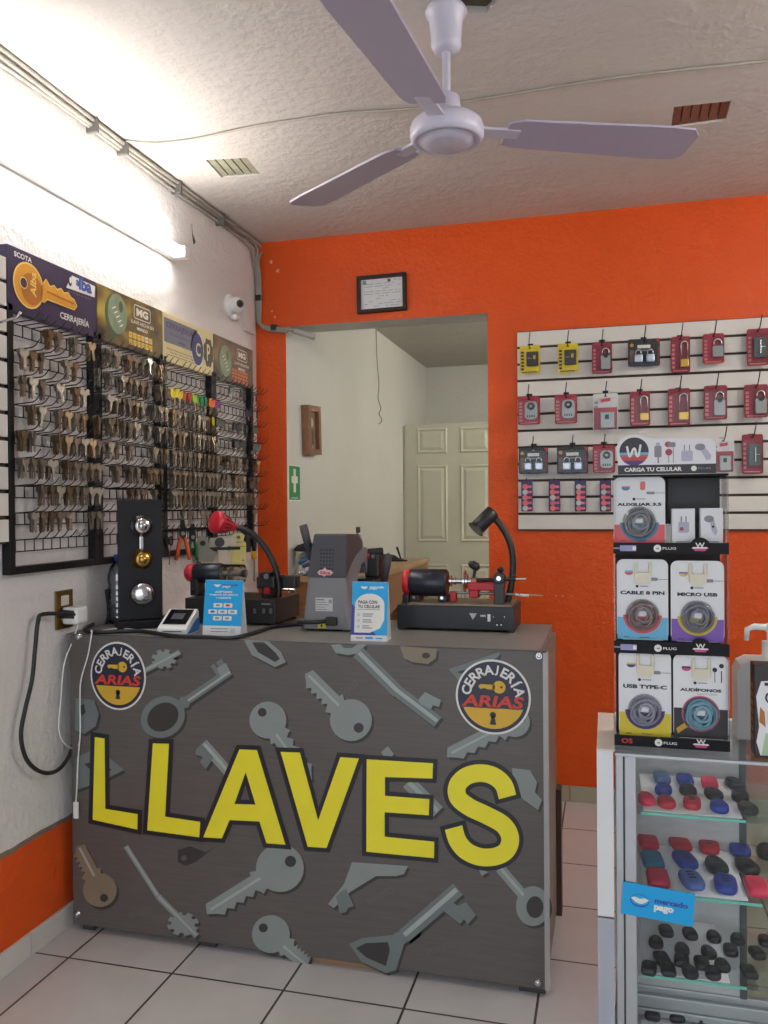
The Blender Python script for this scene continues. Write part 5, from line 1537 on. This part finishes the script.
# ================================================================== GLASS DISPLAY CASE
GX0, GX1, GY0, GY1, GZ = 1.612, 2.75, -1.98, -1.67, 0.80
alu = M('brushed_aluminium', (176, 178, 180), .4, .5, .04); alud = M('shadow_gap', (70, 72, 74), .5); casew = M('white_case_panel', (218, 218, 220), .4, var=.02); caseb = M('blue_grey_case_panel', (166, 170, 180), .4, var=.02); casec = M('cream_case_top', (214, 204, 192), .45, var=.03)
case = thing('display_case', 'glass display case with key fob covers on its shelves, in the right foreground', 'display case', (2.18, -1.82, 0))
b = MB(); b.bb((GX0, GY0, .456), (GX0 + .033, GY1, GZ - .004), casew, .001); b.bb((GX0, GY0, 0), (GX0 + .033, GY1, .452), caseb, .001); b.bb((GX0, GY0, GZ - .004), (GX0 + .036, GY1, GZ), casec, .0005)
b.build('side_panel', case, world=True)
b = MB(); b.bb((GX1 - .03, GY0, 0), (GX1, GY1, GZ), casew, .001); b.build('side_panel', case, world=True)
b = MB()
b.bb((1.650, -1.972, .05), (1.664, -1.955, GZ - .012), alu, .001); b.bb((1.664, -1.966, .05), (1.667, -1.955, GZ - .02), alud); b.bb((1.667, -1.972, .05), (1.690, -1.955, GZ - .012), alu, .002)
b.build('front_track', case, world=True)
b = MB(); b.bb((1.65, GY1 - .03, GZ - .014), (GX1 - .03, GY1, GZ + .004), casew, .002); b.build('rear_rail', case, world=True)
b = MB(); b.bb((GX0 + .036, GY0, GZ - .006), (GX1 - .0, GY1 - .03, GZ), glass); b.build('glass_top', case, world=True)
b = MB(); b.bb((1.690, -1.974, .10), (GX1 - .03, -1.970, GZ - .007), glass); b.build('front_glass', case, world=True)
b = MB(); b.bb((GX0 + .036, GY0 - .002, GZ - .012), (GX1, GY0 + .006, GZ - .006), alu, .001); b.build('front_rail', case, world=True)
# back: a pale sliding panel on the left, clear glass on the right with a dark upright between
smud = M('smudged_white_panel', (196, 196, 194), .5, var=.10, vs=6, stretch=(3, 1, 14))
b = MB(); b.bb((1.65, GY1 - .014, .14), (1.925, GY1 - .006, GZ - .014), smud); b.build('rear_panel', case, world=True)
b = MB(); b.bb((1.925, GY1 - .02, .14), (1.94, GY1 - .002, GZ - .014), M('dark_upright', (70, 76, 76), .4), .001); b.build('rear_upright', case, world=True)
b = MB(); b.bb((1.94, GY1 - .012, .14), (GX1 - .03, GY1 - .008, GZ - .014), glassy('green_glass', (214, 226, 214), .5, .03)); b.build('rear_glass', case, world=True)
SH = [.668, .503, .333]
gedge = M('teal_edge_glow', (110, 200, 180), .2, var=.02)
for i, z in enumerate(SH):
    b = MB(); b.bb((1.692, -1.95, z - .006), (GX1 - .032, GY1 - .022, z), glass); o = b.build('glass_shelf', case, world=True)
    b = MB(); b.bb((1.70, -1.9515, z - .0058), (1.90 if i != 1 else 1.93, -1.950, z - .0004), gedge); o2 = b.build('edge_glow', o); o2.location = (-case.location[0], -case.location[1], -case.location[2])  # teal strip paints the glow along the lit stretch of glass edge
b = MB(); b.bb((1.65, GY1 - .04, .105), (GX1 - .03, GY1 - .004, .122), alu, .002); b.bb((1.65, GY1 - .034, .122), (GX1 - .03, GY1 - .022, .150), alu, .002); b.bb((1.65, GY1 - .02, .122), (GX1 - .03, GY1 - .004, .165), alu, .002); b.build('rear_track', case, world=True)
b = MB(); b.bb((GX0 + .033, -1.975, 0), (GX1 - .03, GY1, .10), casew, .001); b.build('base', case, world=True)
BZ0 = .10
linm = M('white_shelf_paper', (246, 247, 248), .6, var=.01)
for i, (z, x1) in enumerate(zip(SH + [BZ0], (1.895, 1.905, 1.87, 2.0))):
    nm = ('top', 'middle', 'lowest glass', 'bottom')[i]
    o = MB().bb((1.705, -1.945 if i < 3 else -1.93, z), (x1, GY1 - .03 if i < 3 else GY1 - .05, z + .0012), linm).build('shelf_paper', None); props(o, f'sheet of white paper lining the {nm} shelf of the glass case', 'paper')

# mercado pago sticker on the glass
a = pY(-1.9765, 622, 921); c = pY(-1.9765, 694, 886.5)
cx, cz = (a.x + c.x) / 2, (a.z + c.z) / 2; W = c.x - a.x; Hh = .066
b = MB(); A = RY(.075) @ FR
b.box((0, 0, 0), (W, Hh, .0012), mblue, 0, A)
b.flat(circ(-W * .25, 0, W * .135, 26, Hh * .20), .0008, mblue2, A); b.flat(circ(-W * .25, .001, W * .125, 26, Hh * .17), .001, mblue, A); hands(b, -W * .25, .0005, W * .13, A, .0012)
b.text('mercado', (W * .185, Hh * .09), .0115, mblue2, A, .001, w=W * .46, bold=.04); b.text('pago', (W * .09, -Hh * .155), .0145, prwhite, A, .001, w=W * .27, bold=.05)
o = b.build('blue_sticker', None, (cx, -1.9755, cz)); props(o, 'blue payment sticker with a handshake on the front of the glass case', 'sticker')

# key fob covers
FC = {'red': (176, 26, 44), 'bright red': (206, 30, 60), 'pink red': (216, 46, 84), 'blue': (34, 58, 150), 'slate blue': (84, 110, 176), 'grey blue': (86, 112, 158), 'teal': (34, 110, 150), 'black': (26, 26, 29)}
fobm = {k: M(k.replace(' ', '_') + '_silicone', v, .5, var=.05) for k, v in FC.items()}
fobdk = M('fob_button_pad', (16, 16, 18), .5)
fproto = {}


def fob(u, v, z, w, l, h, colr, style, lab, grp, rz, tilt=.0):
    """u, v: the middle of the fob in the photograph; stands on the plane z"""
    k = (colr, style, w, l)
    p = pZ(z + h * .5, u, v)
    if k in fproto: o = dup(fproto[k], (p.x, p.y, z + .0012), rz)
    else:
        o = thing('key_fob_cover', lab, 'key fob cover', (p.x, p.y, z + .0012), rz); fproto[k] = o
        b = MB(); n = 24; vs = []; fs = []
        e = {'square': 5.0, 'oval': 2.3, 'long': 3.2}[style]
        for zz, s in ((0, .86), (h * .18, .97), (h * .5, 1.0), (h * .82, .94), (h, .78), (h * 1.03, .4)):
            for i in range(n):
                a = 2 * PI * i / n; ca, sa = math.cos(a), math.sin(a)
                x = w / 2 * math.copysign(abs(ca) ** (2 / e), ca); y_ = l / 2 * math.copysign(abs(sa) ** (2 / e), sa)
                if style == 'oval': x *= 1 - .16 * (y_ / l * 2)
                vs.append((x * s, y_ * (s + (1 - s) * .35), zz))
        for j in range(5):
            for i in range(n): q = (i + 1) % n; fs.append((j * n + i, j * n + q, (j + 1) * n + q, (j + 1) * n + i))
        fs.append(tuple(range(n))[::-1]); fs.append(tuple(5 * n + i for i in range(n)))
        b.add(vs, fs, fobm[colr], None, True); b.build('cover', o)
        b = MB(); sp = l * .17
        mt = fobdk if colr != 'black' else M('fob_grey_button', (54, 54, 58), .4)
        for q in range(3 if style != 'square' else 2):
            b.bb((-w * .16, l * .24 - q * sp - .003, h * .97), (w * .16, l * .24 - q * sp + .003, h * 1.06), fobm[colr] if (colr != 'black' and style != 'long') else mt, .001)
        if style == 'square': b.bb((-w * .34, -l * .36, h * .86), (w * .34, -l * .24, h * .98), mt, .001)
        else: b.cyl((0, l * .42, h * .5), (0, l * .46, h * .5), h * .3, mt, n=8)
        b.build('buttons', o)
    props(o, lab, 'key fob cover')
    if grp: o['group'] = grp
    return o


S1 = [('back', [(662, 778, 'grey blue', 'square'), (685, 780, 'blue', 'square'), (709.5, 783, 'pink red', 'square'), (733.5, 783.5, 'black', 'oval')]),
      ('middle', [(663.5, 789.5, 'blue', 'oval'), (687.5, 790, 'black', 'oval'), (713, 794, 'black', 'oval'), (740, 796, 'black', 'oval')]),
      ('front', [(646, 799, 'pink red', 'oval'), (666, 802, 'red', 'oval'), (692, 803, 'red', 'long'), (719, 806.5, 'blue', 'oval'), (747.5, 808.5, 'black', 'oval')])]
S2 = [('back', [(648, 841, 'bright red', 'square'), (679.5, 842.5, 'red', 'square'), (709, 846, 'red', 'long'), (739.5, 849, 'blue', 'oval'), (767, 852, 'black', 'oval')]),
      ('middle', [(652.5, 860, 'teal', 'square'), (685, 860, 'blue', 'long'), (716, 865.5, 'black', 'oval'), (746.5, 866, 'black', 'oval')]),
      ('front', [(658, 878, 'pink red', 'square'), (691.5, 880, 'slate blue', 'long'), (725.5, 884, 'blue', 'long'), (757, 887, 'pink red', 'square')])]
S3 = [('back', [(666, 931, 'black', 'long'), (690, 934, 'black', 'long'), (713.5, 937, 'black', 'oval'), (737.5, 939.5, 'black', 'oval'), (765, 941, 'black', 'oval')]),
      ('second', [(656, 942.5, 'black', 'oval'), (682, 949.5, 'black', 'oval'), (708.5, 952.5, 'black', 'oval'), (730.5, 950.5, 'black', 'long'), (757, 953.5, 'black', 'long')]),
      ('third', [(662, 959, 'black', 'square'), (681.7, 960.5, 'black', 'square'), (702, 963.5, 'black', 'square'), (722, 965.5, 'black', 'oval')]),
      ('front', [(649, 968.5, 'black', 'square'), (668, 969.5, 'black', 'square'), (689.7, 972, 'black', 'oval'), (713, 973.5, 'black', 'oval'), (749, 972, 'black', 'square')])]
S4 = [('back', [(652.5, 1013, 'black', 'square'), (676, 1014.5, 'black', 'square'), (702, 1016, 'black', 'square'), (727, 1018, 'black', 'square'), (752, 1019, 'black', 'square')])]
rf = random.Random(9)
for sn, z, rows, (w, l, h) in (('top shelf', SH[0], S1, (.036, .056, .015)), ('middle shelf', SH[1], S2, (.046, .080, .016)), ('lowest glass shelf', SH[2], S3, (.031, .044, .013)), ('bottom of the case', BZ0, S4, (.036, .05, .016))):
    for rn, items in rows:
        n = len(items)
        for i, (u, v, c_, st) in enumerate(items):
            pos = 'leftmost' if i == 0 else 'rightmost' if i == n - 1 else f'{ORD[i]} from left'
            if sn == 'bottom of the case': lab = f'black key fob cover, {pos} in the row at the {sn}'
            else: lab = f'{c_} key fob cover, {pos} in the {rn} row on the {sn}'
            fob(u, v, z, w, l, h, c_, st, lab, f'key fob covers on the {sn}', rf.uniform(-.1, .28))

# ================================================================== CHARGER DISPLAY
DYF = -1.945; DX_0, DX_1 = 1.648, 1.872
disp = thing('charger_display', 'acrylic phone cable display on the glass case, with header CARGA TU CELULAR', 'display stand', (1.765, -1.89, GZ))
b = MB()
for x in (DX_0, DX_1 - .004): b.bb((x, DYF, GZ + .001), (x + .004, DYF + .11, 1.362), acrylic)
b.build('side_panels', disp, world=True)
b = MB(); b.bb((DX_0 + .004, DYF + .104, GZ + .001), (DX_1 - .004, DYF + .108, 1.362), M('dark_back_panel', (52, 36, 38), .6, var=.1)); b.build('back_panel', disp, world=True)
blkst = M('black_strip_print', (22, 20, 24), .55, var=.03, spec=.2)
tiers = [(1.199, 1.222), (.993, 1.018), (GZ + .001, .822)]
mag = M('magenta_print', (196, 60, 130), .5, var=.02)
A = T(0, DYF, 0) @ FR
for i, (z0, z1) in enumerate(tiers):
    b = MB(); b.bb((DX_0, DYF, z0), (DX_1, DYF + .104, z0 + .003), acrylic); b.bb((DX_0, DYF - .002, z0), (DX_1, DYF + .002, z1), blkst)
    B = T(0, DYF - .002, 0) @ FR; zc = (z0 + z1) / 2
    if i < 2: b.rect(DX_0 + .013, zc - .006, DX_0 + .045, zc + .006, .0005, M('lilac_plug_print', (150, 146, 190), .5), B); b.rect(DX_0, zc - .0015, DX_0 + .013, zc + .0015, .0005, inkgrey, B); b.rect(DX_0 + .038, zc - .004, DX_0 + .045, zc + .004, .0007, prwhite, B)
    else: b.text('OS', (DX_0 + .025, zc), .010, red, B, .0005, w=.022, bold=.03)
    b.flat(circ(DX_0 + .087, zc, .0075, 18), .0005, prwhite, B); b.text('wi', (DX_0 + .087, zc), .004, ink, B, .0008, bold=.03)
    b.text('PLUG', (DX_0 + .110, zc), .0052, prwhite, B, .0005, w=.026, bold=.02)
    xw = DX_1 - .055
    if i < 2: b.flat(circ(xw, z1 - .006, .019, 20, .017, 0, PI), .0004, blkst, B)
    b.flat([(xw - .016, zc), (xw + .016, zc), (xw + .013, zc + .003), (xw - .013, zc + .003)], .0006, prwhite, B); b.flat([(xw - .013, zc), (xw + .013, zc), (xw + .010, zc - .005), (xw - .010, zc - .005)], .0006, mag, B)
    b.text('W', (xw, zc + .007), .010, prwhite, B, .0008, w=.018, bold=.02)
    b.build('shelf_strip', disp, world=True)
b = MB(); b.bb((DX_0, DYF, 1.358), (DX_1, DYF + .108, 1.362), blkst)
b.build('top_plate', disp, world=True)
# header
hy = DYF - .001; HA = T(0, hy, 0) @ FR
hl, hr, hb, ht = 1.658, 1.848, 1.363, 1.434
hw = M('header_white', (222, 218, 222), .5, var=.02)
b = MB()
oc = (1.690, 1.410)
hd = [(hl, hb), (hr, hb), (hr, ht - .012), (hr - .008, ht - .003), (hr - .02, ht), (1.722, ht + .002)] + [(oc[0] + .036 * math.cos(a), oc[1] + .035 * math.sin(a)) for a in [.75 + (PI - .75) * i / 12 for i in range(1, 12)]] + [(hl, 1.39)]
b.prism(hd, 0, .003, hw, HA)
b.flat([(hl, hb), (hr, hb), (hr, hb + .019), (hl, hb + .019)], .0034, M('header_band', (44, 42, 50), .5), HA)
b.text('CARGA TU CELULAR', (1.727, hb + .0095), .0085, prwhite, HA, .0038, w=.112, bold=.04)
b.flat(circ(1.806, hb + .010, .0055, 14), .0038, prwhite, HA); b.text('PLUG', (1.826, hb + .010), .004, inkgrey, HA, .0038, w=.024)
R_ = .029; dk = M('logo_dark', (50, 44, 54), .5)
def seg(z0, z1):
    a0 = math.asin(max(-1, min(1, z0 / R_))); a1 = math.asin(max(-1, min(1, z1 / R_)))
    rt = [(R_ * math.cos(a0 + (a1 - a0) * i / 8), R_ * math.sin(a0 + (a1 - a0) * i / 8)) for i in range(9)]
    pts = rt + [(-x, z) for x, z in rt[::-1]]
    out = []
    for x, z in pts:
        q = (oc[0] + x, oc[1] + z)
        if not out or (abs(q[0] - out[-1][0]) + abs(q[1] - out[-1][1])) > 1e-6: out.append(q)
    return out
for z0, z1, m in ((-.002, R_, dk), (-.007, -.002, M('logo_blue', (104, 170, 204), .5)), (-.011, -.007, M('logo_rose', (176, 96, 106), .5)), (-.019, -.011, M('logo_red', (184, 70, 70), .5)), (-R_, -.019, M('logo_violet', (84, 48, 110), .5))):
    b.flat(seg(z0, z1), .0034, m, HA)
for w_, L_ in ((.0042, [(-.014, .011), (-.010, -.008), (-.007, -.009), (-.002, .004), (.002, .005), (.005, -.008), (.009, -.008), (.013, .014)]),):
    l, r = ribbon([(oc[0] + x, oc[1] + z) for x, z in L_], w_, 5)
    for i in range(len(l) - 1):
        q = [l[i], r[i], r[i + 1], l[i + 1]]
        if sum(q[j][0] * q[(j + 1) % 4][1] - q[(j + 1) % 4][0] * q[j][1] for j in range(4)) < 0: q = q[::-1]
        b.add([(x, y_, .0040) for x, y_ in q], [(0, 1, 2, 3)], prwhite, HA)
gp = M('grey_product_print', (136, 132, 142), .5, var=.06); lp_ = M('lilac_product_print', (176, 172, 190), .5, var=.05); rp_ = M('red_product_print', (170, 62, 66), .5)
b.flat(rrect(1.730, 1.397, 1.744, 1.420, .002), .0034, gp, HA); b.rect(1.733, 1.420, 1.741, 1.427, .0034, lp_, HA); b.rect(1.736, 1.385, 1.739, 1.397, .0034, gp, HA)
b.flat(circ(1.757, 1.423, .007, 12, .006), .0034, rp_, HA); b.flat(rrect(1.757, 1.417, 1.771, 1.427, .002), .0036, gp, HA); b.flat(circ(1.758, 1.407, .007, 14), .0034, rp_, HA); b.rect(1.757, 1.385, 1.7585, 1.402, .0034, gp, HA); b.rect(1.766, 1.385, 1.7675, 1.418, .0034, gp, HA)
b.flat(rrect(1.782, 1.388, 1.804, 1.409, .003), .0034, lp_, HA); b.rect(1.787, 1.409, 1.789, 1.421, .0034, gp, HA); b.rect(1.797, 1.409, 1.799, 1.421, .0034, gp, HA)
b.flat(circ(1.818, 1.416, .010, 14, .007), .0034, gp, HA); b.flat([(1.819, 1.409), (1.829, 1.413), (1.839, 1.399), (1.838, 1.391), (1.830, 1.389)], .0034, lp_, HA)
b.build('header_sign', disp, world=True)


def cable_pack(u0, v0, u1, v1, title, band, ring, label, coilc=(120, 120, 124), dark=False, tab=True, y_=None):
    y_ = DYF + .020 if y_ is None else y_
    a = pY(y_, u0, v1); c = pY(y_, u1, v0); W = c.x - a.x; Hh = c.z - a.z
    t = thing('cable_pack', label, 'cable pack', ((a.x + c.x) / 2, y_, a.z))
    z_of = lambda k: Hh * k
    P = .0016
    b = MB(); b.prism(rrect(-W / 2, 0, W / 2, Hh, .014, 5), -.0012, .0012, paperw, FR)
    bm_ = M('pack_band_' + title.split()[0].lower().replace('í', 'i'), band, .5, var=.03); rm = M('pack_ring_' + title.split()[0].lower().replace('í', 'i'), ring, .5, var=.03)
    bh = Hh * (.28 if not dark else .36)
    b.rect(-W / 2 + .001, .001, W / 2 - .001, bh, P, bm_, FR)
    cz = Hh * (.31 if not dark else .30); R = W * .31
    b.flat(circ(0, cz, R * 1.22, 30, None, PI if not dark else 0, 2 * PI if not dark else 2 * PI) if not dark else circ(0, cz, R * 1.12, 30), P + .0003, rm, FR)
    if dark: b.flat(circ(0, cz, R * 1.02, 30), P + .0006, M('pack_teal_disc', (70, 104, 118), .5), FR)
    b.text(title, (0, Hh * .585), Hh * .046, ink, FR, P, w=W * min(.86, .078 * len(title) + .05), bold=.05)
    b.flat(circ(-W * .1, Hh * .665, W * .030, 12), P, ink, FR); b.rect(-W * .05, Hh * .66, W * .12, Hh * .672, P, inkgrey, FR)
    b.flat(circ(-W * .26, Hh * .84, W * .085, 16, W * .06, PI, 2 * PI), P, rm if not dark else mag, FR); b.rect(-W * .34, Hh * .84, -W * .18, Hh * .86, P, bm_, FR)
    if dark:
        b.flat([(-W * .42, Hh * .05), (-W * .18, Hh * .16), (-W * .22, Hh * .22), (-W * .45, Hh * .11)], P + .0003, M('pack_gold_patch', (190, 150, 40), .5), FR)
        b.text('MANOS LIBRES', (W * .12, Hh * .535), Hh * .018, inkgrey, FR, P, w=W * .36)
        for x in (.26, .38): b.flat(circ(W * x, Hh * (.83 + (x - .26) * .4), W * .045, 12), P, ink, FR); b.rect(W * x - .001, Hh * .68, W * x + .001, Hh * .82, P, ink if x > .3 else gp, FR)
    else:
        b.flat(rrect(W * .14, Hh * .735, W * .30, Hh * .775, .002, 2), P, gp, FR); b.rect(W * .30, Hh * .75, W * .49, Hh * .758, P, gp, FR)
        b.rect(-W * .36, Hh * .03, -W * .26, Hh * .038, P + .0003, ink, FR); b.rect(-W * .06, Hh * .03, W * .14, Hh * .038, P + .0003, ink, FR)
    b.build('card', t)
    b = MB(); cm = M(f'coiled_cable_{coilc[0]}_{coilc[2]}', tuple(min(255, k + 38) for k in coilc), .5, 0, .1, 60)
    pts = []
    for i in range(150):
        a_ = 2 * PI * i / 22; tn = i / 22; rr = R * (.62 + .26 * math.sin(tn * 1.9) + .05 * math.sin(a_ * 2 + tn)); pts.append((rr * math.cos(a_), -.006 - .011 * (.5 + .5 * math.sin(tn * 2.7)), cz + rr * math.sin(a_)))
    b.tube(pts, R * .085, cm, 6); b.bb((-R * .3, -.016, cz - R * .05), (R * .25, -.006, cz + R * .3), M('coil_clip', (196, 196, 200), .3), .003); b.build('coiled_cable', t)
    b = MB(); b.lathe([(R * 1.06, .0018), (R * 1.02, .012), (R * .88, .021), (R * .5, .026), (0, .027)], blister_m, 28, FR @ T(0, cz, 0)); b.build('blister_dome', t)
    if tab:
        k = M('ivory_plug_tab', (216, 206, 184), .45, var=.02); b = MB()
        b.prism([(-W * .15, Hh * .745), (-W * .10, Hh * .71), (W * .12, Hh * .71), (W * .17, Hh * .745), (W * .17, Hh * .80), (W * .12, Hh * .84), (-W * .10, Hh * .84), (-W * .15, Hh * .80)], .002, .010, k, FR)
        for x in (-.13, .15): b.bb((W * x - W * .03, -.008, Hh * .80), (W * x + W * .03, -.003, Hh * .965), k, .002)
        b.build('plug_hanger', t)
    else:
        b = MB(); b.flat(rrect(W * .02, Hh * .80, W * .12, Hh * .93, .004), .0018, M('coral_tag_print', (214, 110, 104), .5), FR); b.build('printed_tag', t)
    return t


cable_pack(613.8, 476.5, 665, 543, 'AUXILIAR 3.5', (222, 92, 96), (76, 128, 158), 'AUXILIAR cable pack with a coral band in the top tier of the charger display', (96, 96, 100), tab=False)
cable_pack(617, 559.5, 668, 639, 'CABLE 8 PIN', (104, 178, 214), (206, 84, 82), 'CABLE 8 PIN pack with a light blue band in the middle display tier', (98, 80, 80))
cable_pack(671, 561, 724, 641, 'MICRO USB', (126, 84, 176), (206, 180, 70), 'MICRO USB pack with a purple band in the middle display tier', (84, 84, 96))
cable_pack(619, 652, 671, 735, 'USB TYPE-C', (214, 190, 44), (66, 50, 120), 'USB TYPE-C pack with a yellow band in the lowest tier of the charger display', (104, 104, 118))
cable_pack(673.5, 656, 728, 737, 'AUDÍFONOS', (38, 34, 36), (206, 96, 130), 'AUDÍFONOS earphone pack with a black band in the lowest tier of the charger display', (84, 124, 142), dark=True)
# top tier, right: dark card and two charger boxes
y_ = DYF + .09; a = pY(y_, 668, 545); c = pY(y_, 719, 478)
o = MB().bb((a.x, y_, 1.203), (c.x, y_ + .003, c.z), M('black_backing_sheet', (30, 26, 28), .5)).build('black_card'); props(o, 'plain black card standing behind the two small charger boxes', 'card')
for (u0, v0, u1, v1, lab, car) in ((672, 508.5, 695, 541, 'small white box picturing a wall plug charger, in the top tier of the display', 0), (700.5, 508, 723, 535.5, 'small white box picturing a car charger, in the top tier of the display', 1)):
    y_ = DYF + .025; a = pY(y_, u0, v1); c = pY(y_, u1, v0); W = c.x - a.x; Hh = c.z - a.z
    zb = 1.2025; t = thing('charger_box', lab, 'box', ((a.x + c.x) / 2, y_, zb)); top = c.z - zb
    b = MB(); b.bb((-W / 2, 0, 0), (W / 2, .03, top), paperw, .0015); b.build('carton', t)
    b = MB(); z = top * .62
    if car: b.flat(circ(-W * .12, z + .012, W * .22, 16, .007), .0006, gp, FR); b.flat([(-W * .08, z + .006), (W * .1, z + .010), (W * .26, z - .014), (W * .16, z - .022), (W * .02, z - .014)], .0006, lp_, FR); b.flat(circ(W * .06, z - .004, .0025, 10), .0009, ink, FR)
    else: b.flat(rrect(-W * .22, z - .016, W * .24, z + .006, .003), .0006, lp_, FR); b.rect(-W * .12, z + .006, -W * .06, z + .018, .0006, gp, FR); b.rect(W * .08, z + .006, W * .14, z + .018, .0006, gp, FR); b.flat(circ(-W * .08, z - .008, .004, 10), .0009, rp_, FR)
    b.rect(-W * .32, top * .22, W * .32, top * .235, .0006, ink, FR); b.rect(-W * .18, top * .17, W * .18, top * .185, .0006, ink, FR)
    b.build('print', t)
q = pY(DYF + .05, 669, 508)
o = MB().lathe([(.012, 0), (.014, .01), (.012, .05), (.006, .056), (0, .057)], white, 16).build('ear_bud_case', None, (q.x, DYF + .07, 1.2025)); props(o, 'small white round piece behind the coral banded pack in the display', 'charger')

# ================================================================== SANITIZER AND CARTON
t = thing('sanitizer_bottle', 'large white pump bottle on the glass case at the right edge', 'pump bottle', (1.976, -1.80, GZ))
b = MB(); b.prism([(-.075, 0), (.075, 0), (.075, .140), (.068, .158), (.05, .168), (-.05, .168), (-.068, .158), (-.075, .140)], -.04, .04, M('white_pump_bottle', (206, 204, 200), .45, var=.02), FR); b.build('bottle_body', t)
b = MB(); b.cyl((.0, 0, .166), (0, 0, .204), .02, white, n=20); b.cyl((0, 0, .204), (0, 0, .226), .010, white, n=14); b.build('pump_collar', t)
b = MB(); b.bb((-.012, -.012, .224), (.014, .012, .242), white, .004); b.tube([(0, 0, .234), (-.035, -.004, .236), (-.050, -.006, .230), (-.052, -.006, .206)], [.007, .007, .006, .005], white, 10); b.build('pump_nozzle', t)
t = thing('product_carton', 'dark sided product carton with a white front, before the pump bottle at the right edge', 'carton', (1.915, -1.965, GZ))
b = MB(); b.bb((0, 0, 0), (.11, .05, .182), M('dark_carton', (38, 28, 26), .45, var=.08), .001); b.build('carton', t)
b = MB(); b.flat([(.010, .004), (.108, .004), (.108, .165), (.05, .155), (.012, .15), (.003, .12), (.008, .06), (.003, .03)], .0008, paperw, FR)
b.flat([(.012, .004), (.06, .004), (.05, .03), (.02, .05)], .0011, M('pale_green_print', (176, 196, 160), .5), FR); b.flat([(.008, .07), (.02, .06), (.018, .09), (.01, .10)], .0011, goldd, FR)
b.text('Q', (.032, .116), .03, ink, FR, .0011, bold=-.0); b.rect(.024, .066, .06, .092, .0011, red, FR); b.rect(.018, .142, .05, .148, .0011, ink, FR)
SA = Matrix(((0, 0, -1, 0), (-1, 0, 0, 0), (0, 1, 0, 0), (0, 0, 0, 1)))
for i in range(7): b.rect(-.040, .03 + i * .017, -.012, .041 + i * .017, .0008, goldd, SA)
b.build('print', t)

# ================================================================== CEILING FAN
fanm = M('lilac_white_enamel', (206, 202, 218), .35, var=.02); bladem = M('lilac_grey_blade', (178, 170, 190), .4, var=.02)
fx, fy = 1.262, -1.64
zt = pY(fy, 447, 8).z; zcb = pY(fy, 447, 50).z; zr = pY(fy, 447, 96).z; zm = pY(fy, 447, 118).z; zb = pY(fy, 447, 161).z
hub = pY(fy, 447, 140); fx = hub.x
fan = thing('ceiling_fan', 'white three bladed ceiling fan hanging below the ceiling', 'ceiling fan', (fx, fy, H))
b = MB(); L = lambda z: z - H
b.cyl((0, 0, .02), (0, 0, L(zt)), .012, steel, n=12); b.lathe([(.02, L(zt) + .004), (.048, L(zt)), (.054, L(zt) - .010), (.052, L(zt) - .018), (.044, L(zt) - .026), (.038, L(zcb) + .022), (.039, L(zcb) + .012), (.032, L(zcb) - .004), (.014, L(zcb) - .008)], fanm, 28); b.build('canopy', fan)
b = MB(); b.cyl((0, 0, L(zcb)), (0, 0, L(zr) - .01), .0105, fanm, n=14); b.build('down_rod', fan)
b = MB(); b.lathe([(.016, L(zr) + .002), (.033, L(zr) - .004), (.036, L(zr) - .03), (.036, L(zm) - .006)], fanm, 24); b.build('coupling_cover', fan)
R0 = .094
zh = L(zm); zq = L(zb)
b = MB(); b.lathe([(.036, zh), (.078, zh - .006), (R0 - .004, zh - .016), (R0, zh - .028), (R0, zh - .050), (R0 - .006, zh - .060), (.080, zh - .062), (.076, zh - .056), (.071, zh - .058), (.066, zh - .064), (.045, zh - .070), (0, zh - .073)], fanm, 40)
b.build('motor_housing', fan)
zbl = zh - .03
tip = pZ(H + zbl, 600, 143); a0 = math.atan2(tip.y - fy, tip.x - fx) - math.radians(3)
bb_ = MB()
bl = [(.155, -.045), (.19, -.058), (.58, -.070), (.645, -.066), (.665, -.04), (.665, .045), (.645, .066), (.58, .070), (.19, .056), (.155, .045)]
bb_.prism(bl, -.003, .003, bladem, RX(-.16))
bm1 = bb_.build('blade', fan, (0, 0, zbl), a0)
br = MB(); br.bb((.08, -.022, -.004), (.19, .022, .004), fanm, .003, RX(-.10)); br.bb((.155, -.04, .002), (.20, .04, .007), fanm, .002, RX(-.16)); brk = br.build('blade_bracket', bm1)
for k in (1, 2):
    c = bm1.copy(); COL.objects.link(c); c.parent = fan; c.rotation_euler = (0, 0, a0 + 2 * PI * k / 3)
    d = brk.copy(); COL.objects.link(d); d.parent = c

# ================================================================== CAMERA
cam = bpy.data.cameras.new('camera'); co = bpy.data.objects.new('camera', cam); COL.objects.link(co)
fw = ray(384, 512).normalized(); rt = (ray(385, 512) - ray(384, 512)).normalized(); up = rt.cross(fw).normalized()
co.matrix_world = Matrix(((rt.x, up.x, -fw.x, CAM.x), (rt.y, up.y, -fw.y, CAM.y), (rt.z, up.z, -fw.z, CAM.z), (0, 0, 0, 1)))
cam.sensor_fit = 'VERTICAL'; cam.sensor_height = 36.0; cam.lens = F / 1024 * 36.0; cam.clip_start = 0.05
SC.camera = co
SC.view_settings.view_transform = 'Standard'; SC.view_settings.look = 'None'; SC.view_settings.gamma = 1.0
SC.view_settings.use_curve_mapping = False
SC.view_settings.exposure = 0.62
SC.cycles.max_bounces = 10; SC.cycles.diffuse_bounces = 5; SC.cycles.transparent_max_bounces = 24; SC.cycles.caustics_refractive = False; SC.cycles.caustics_reflective = False
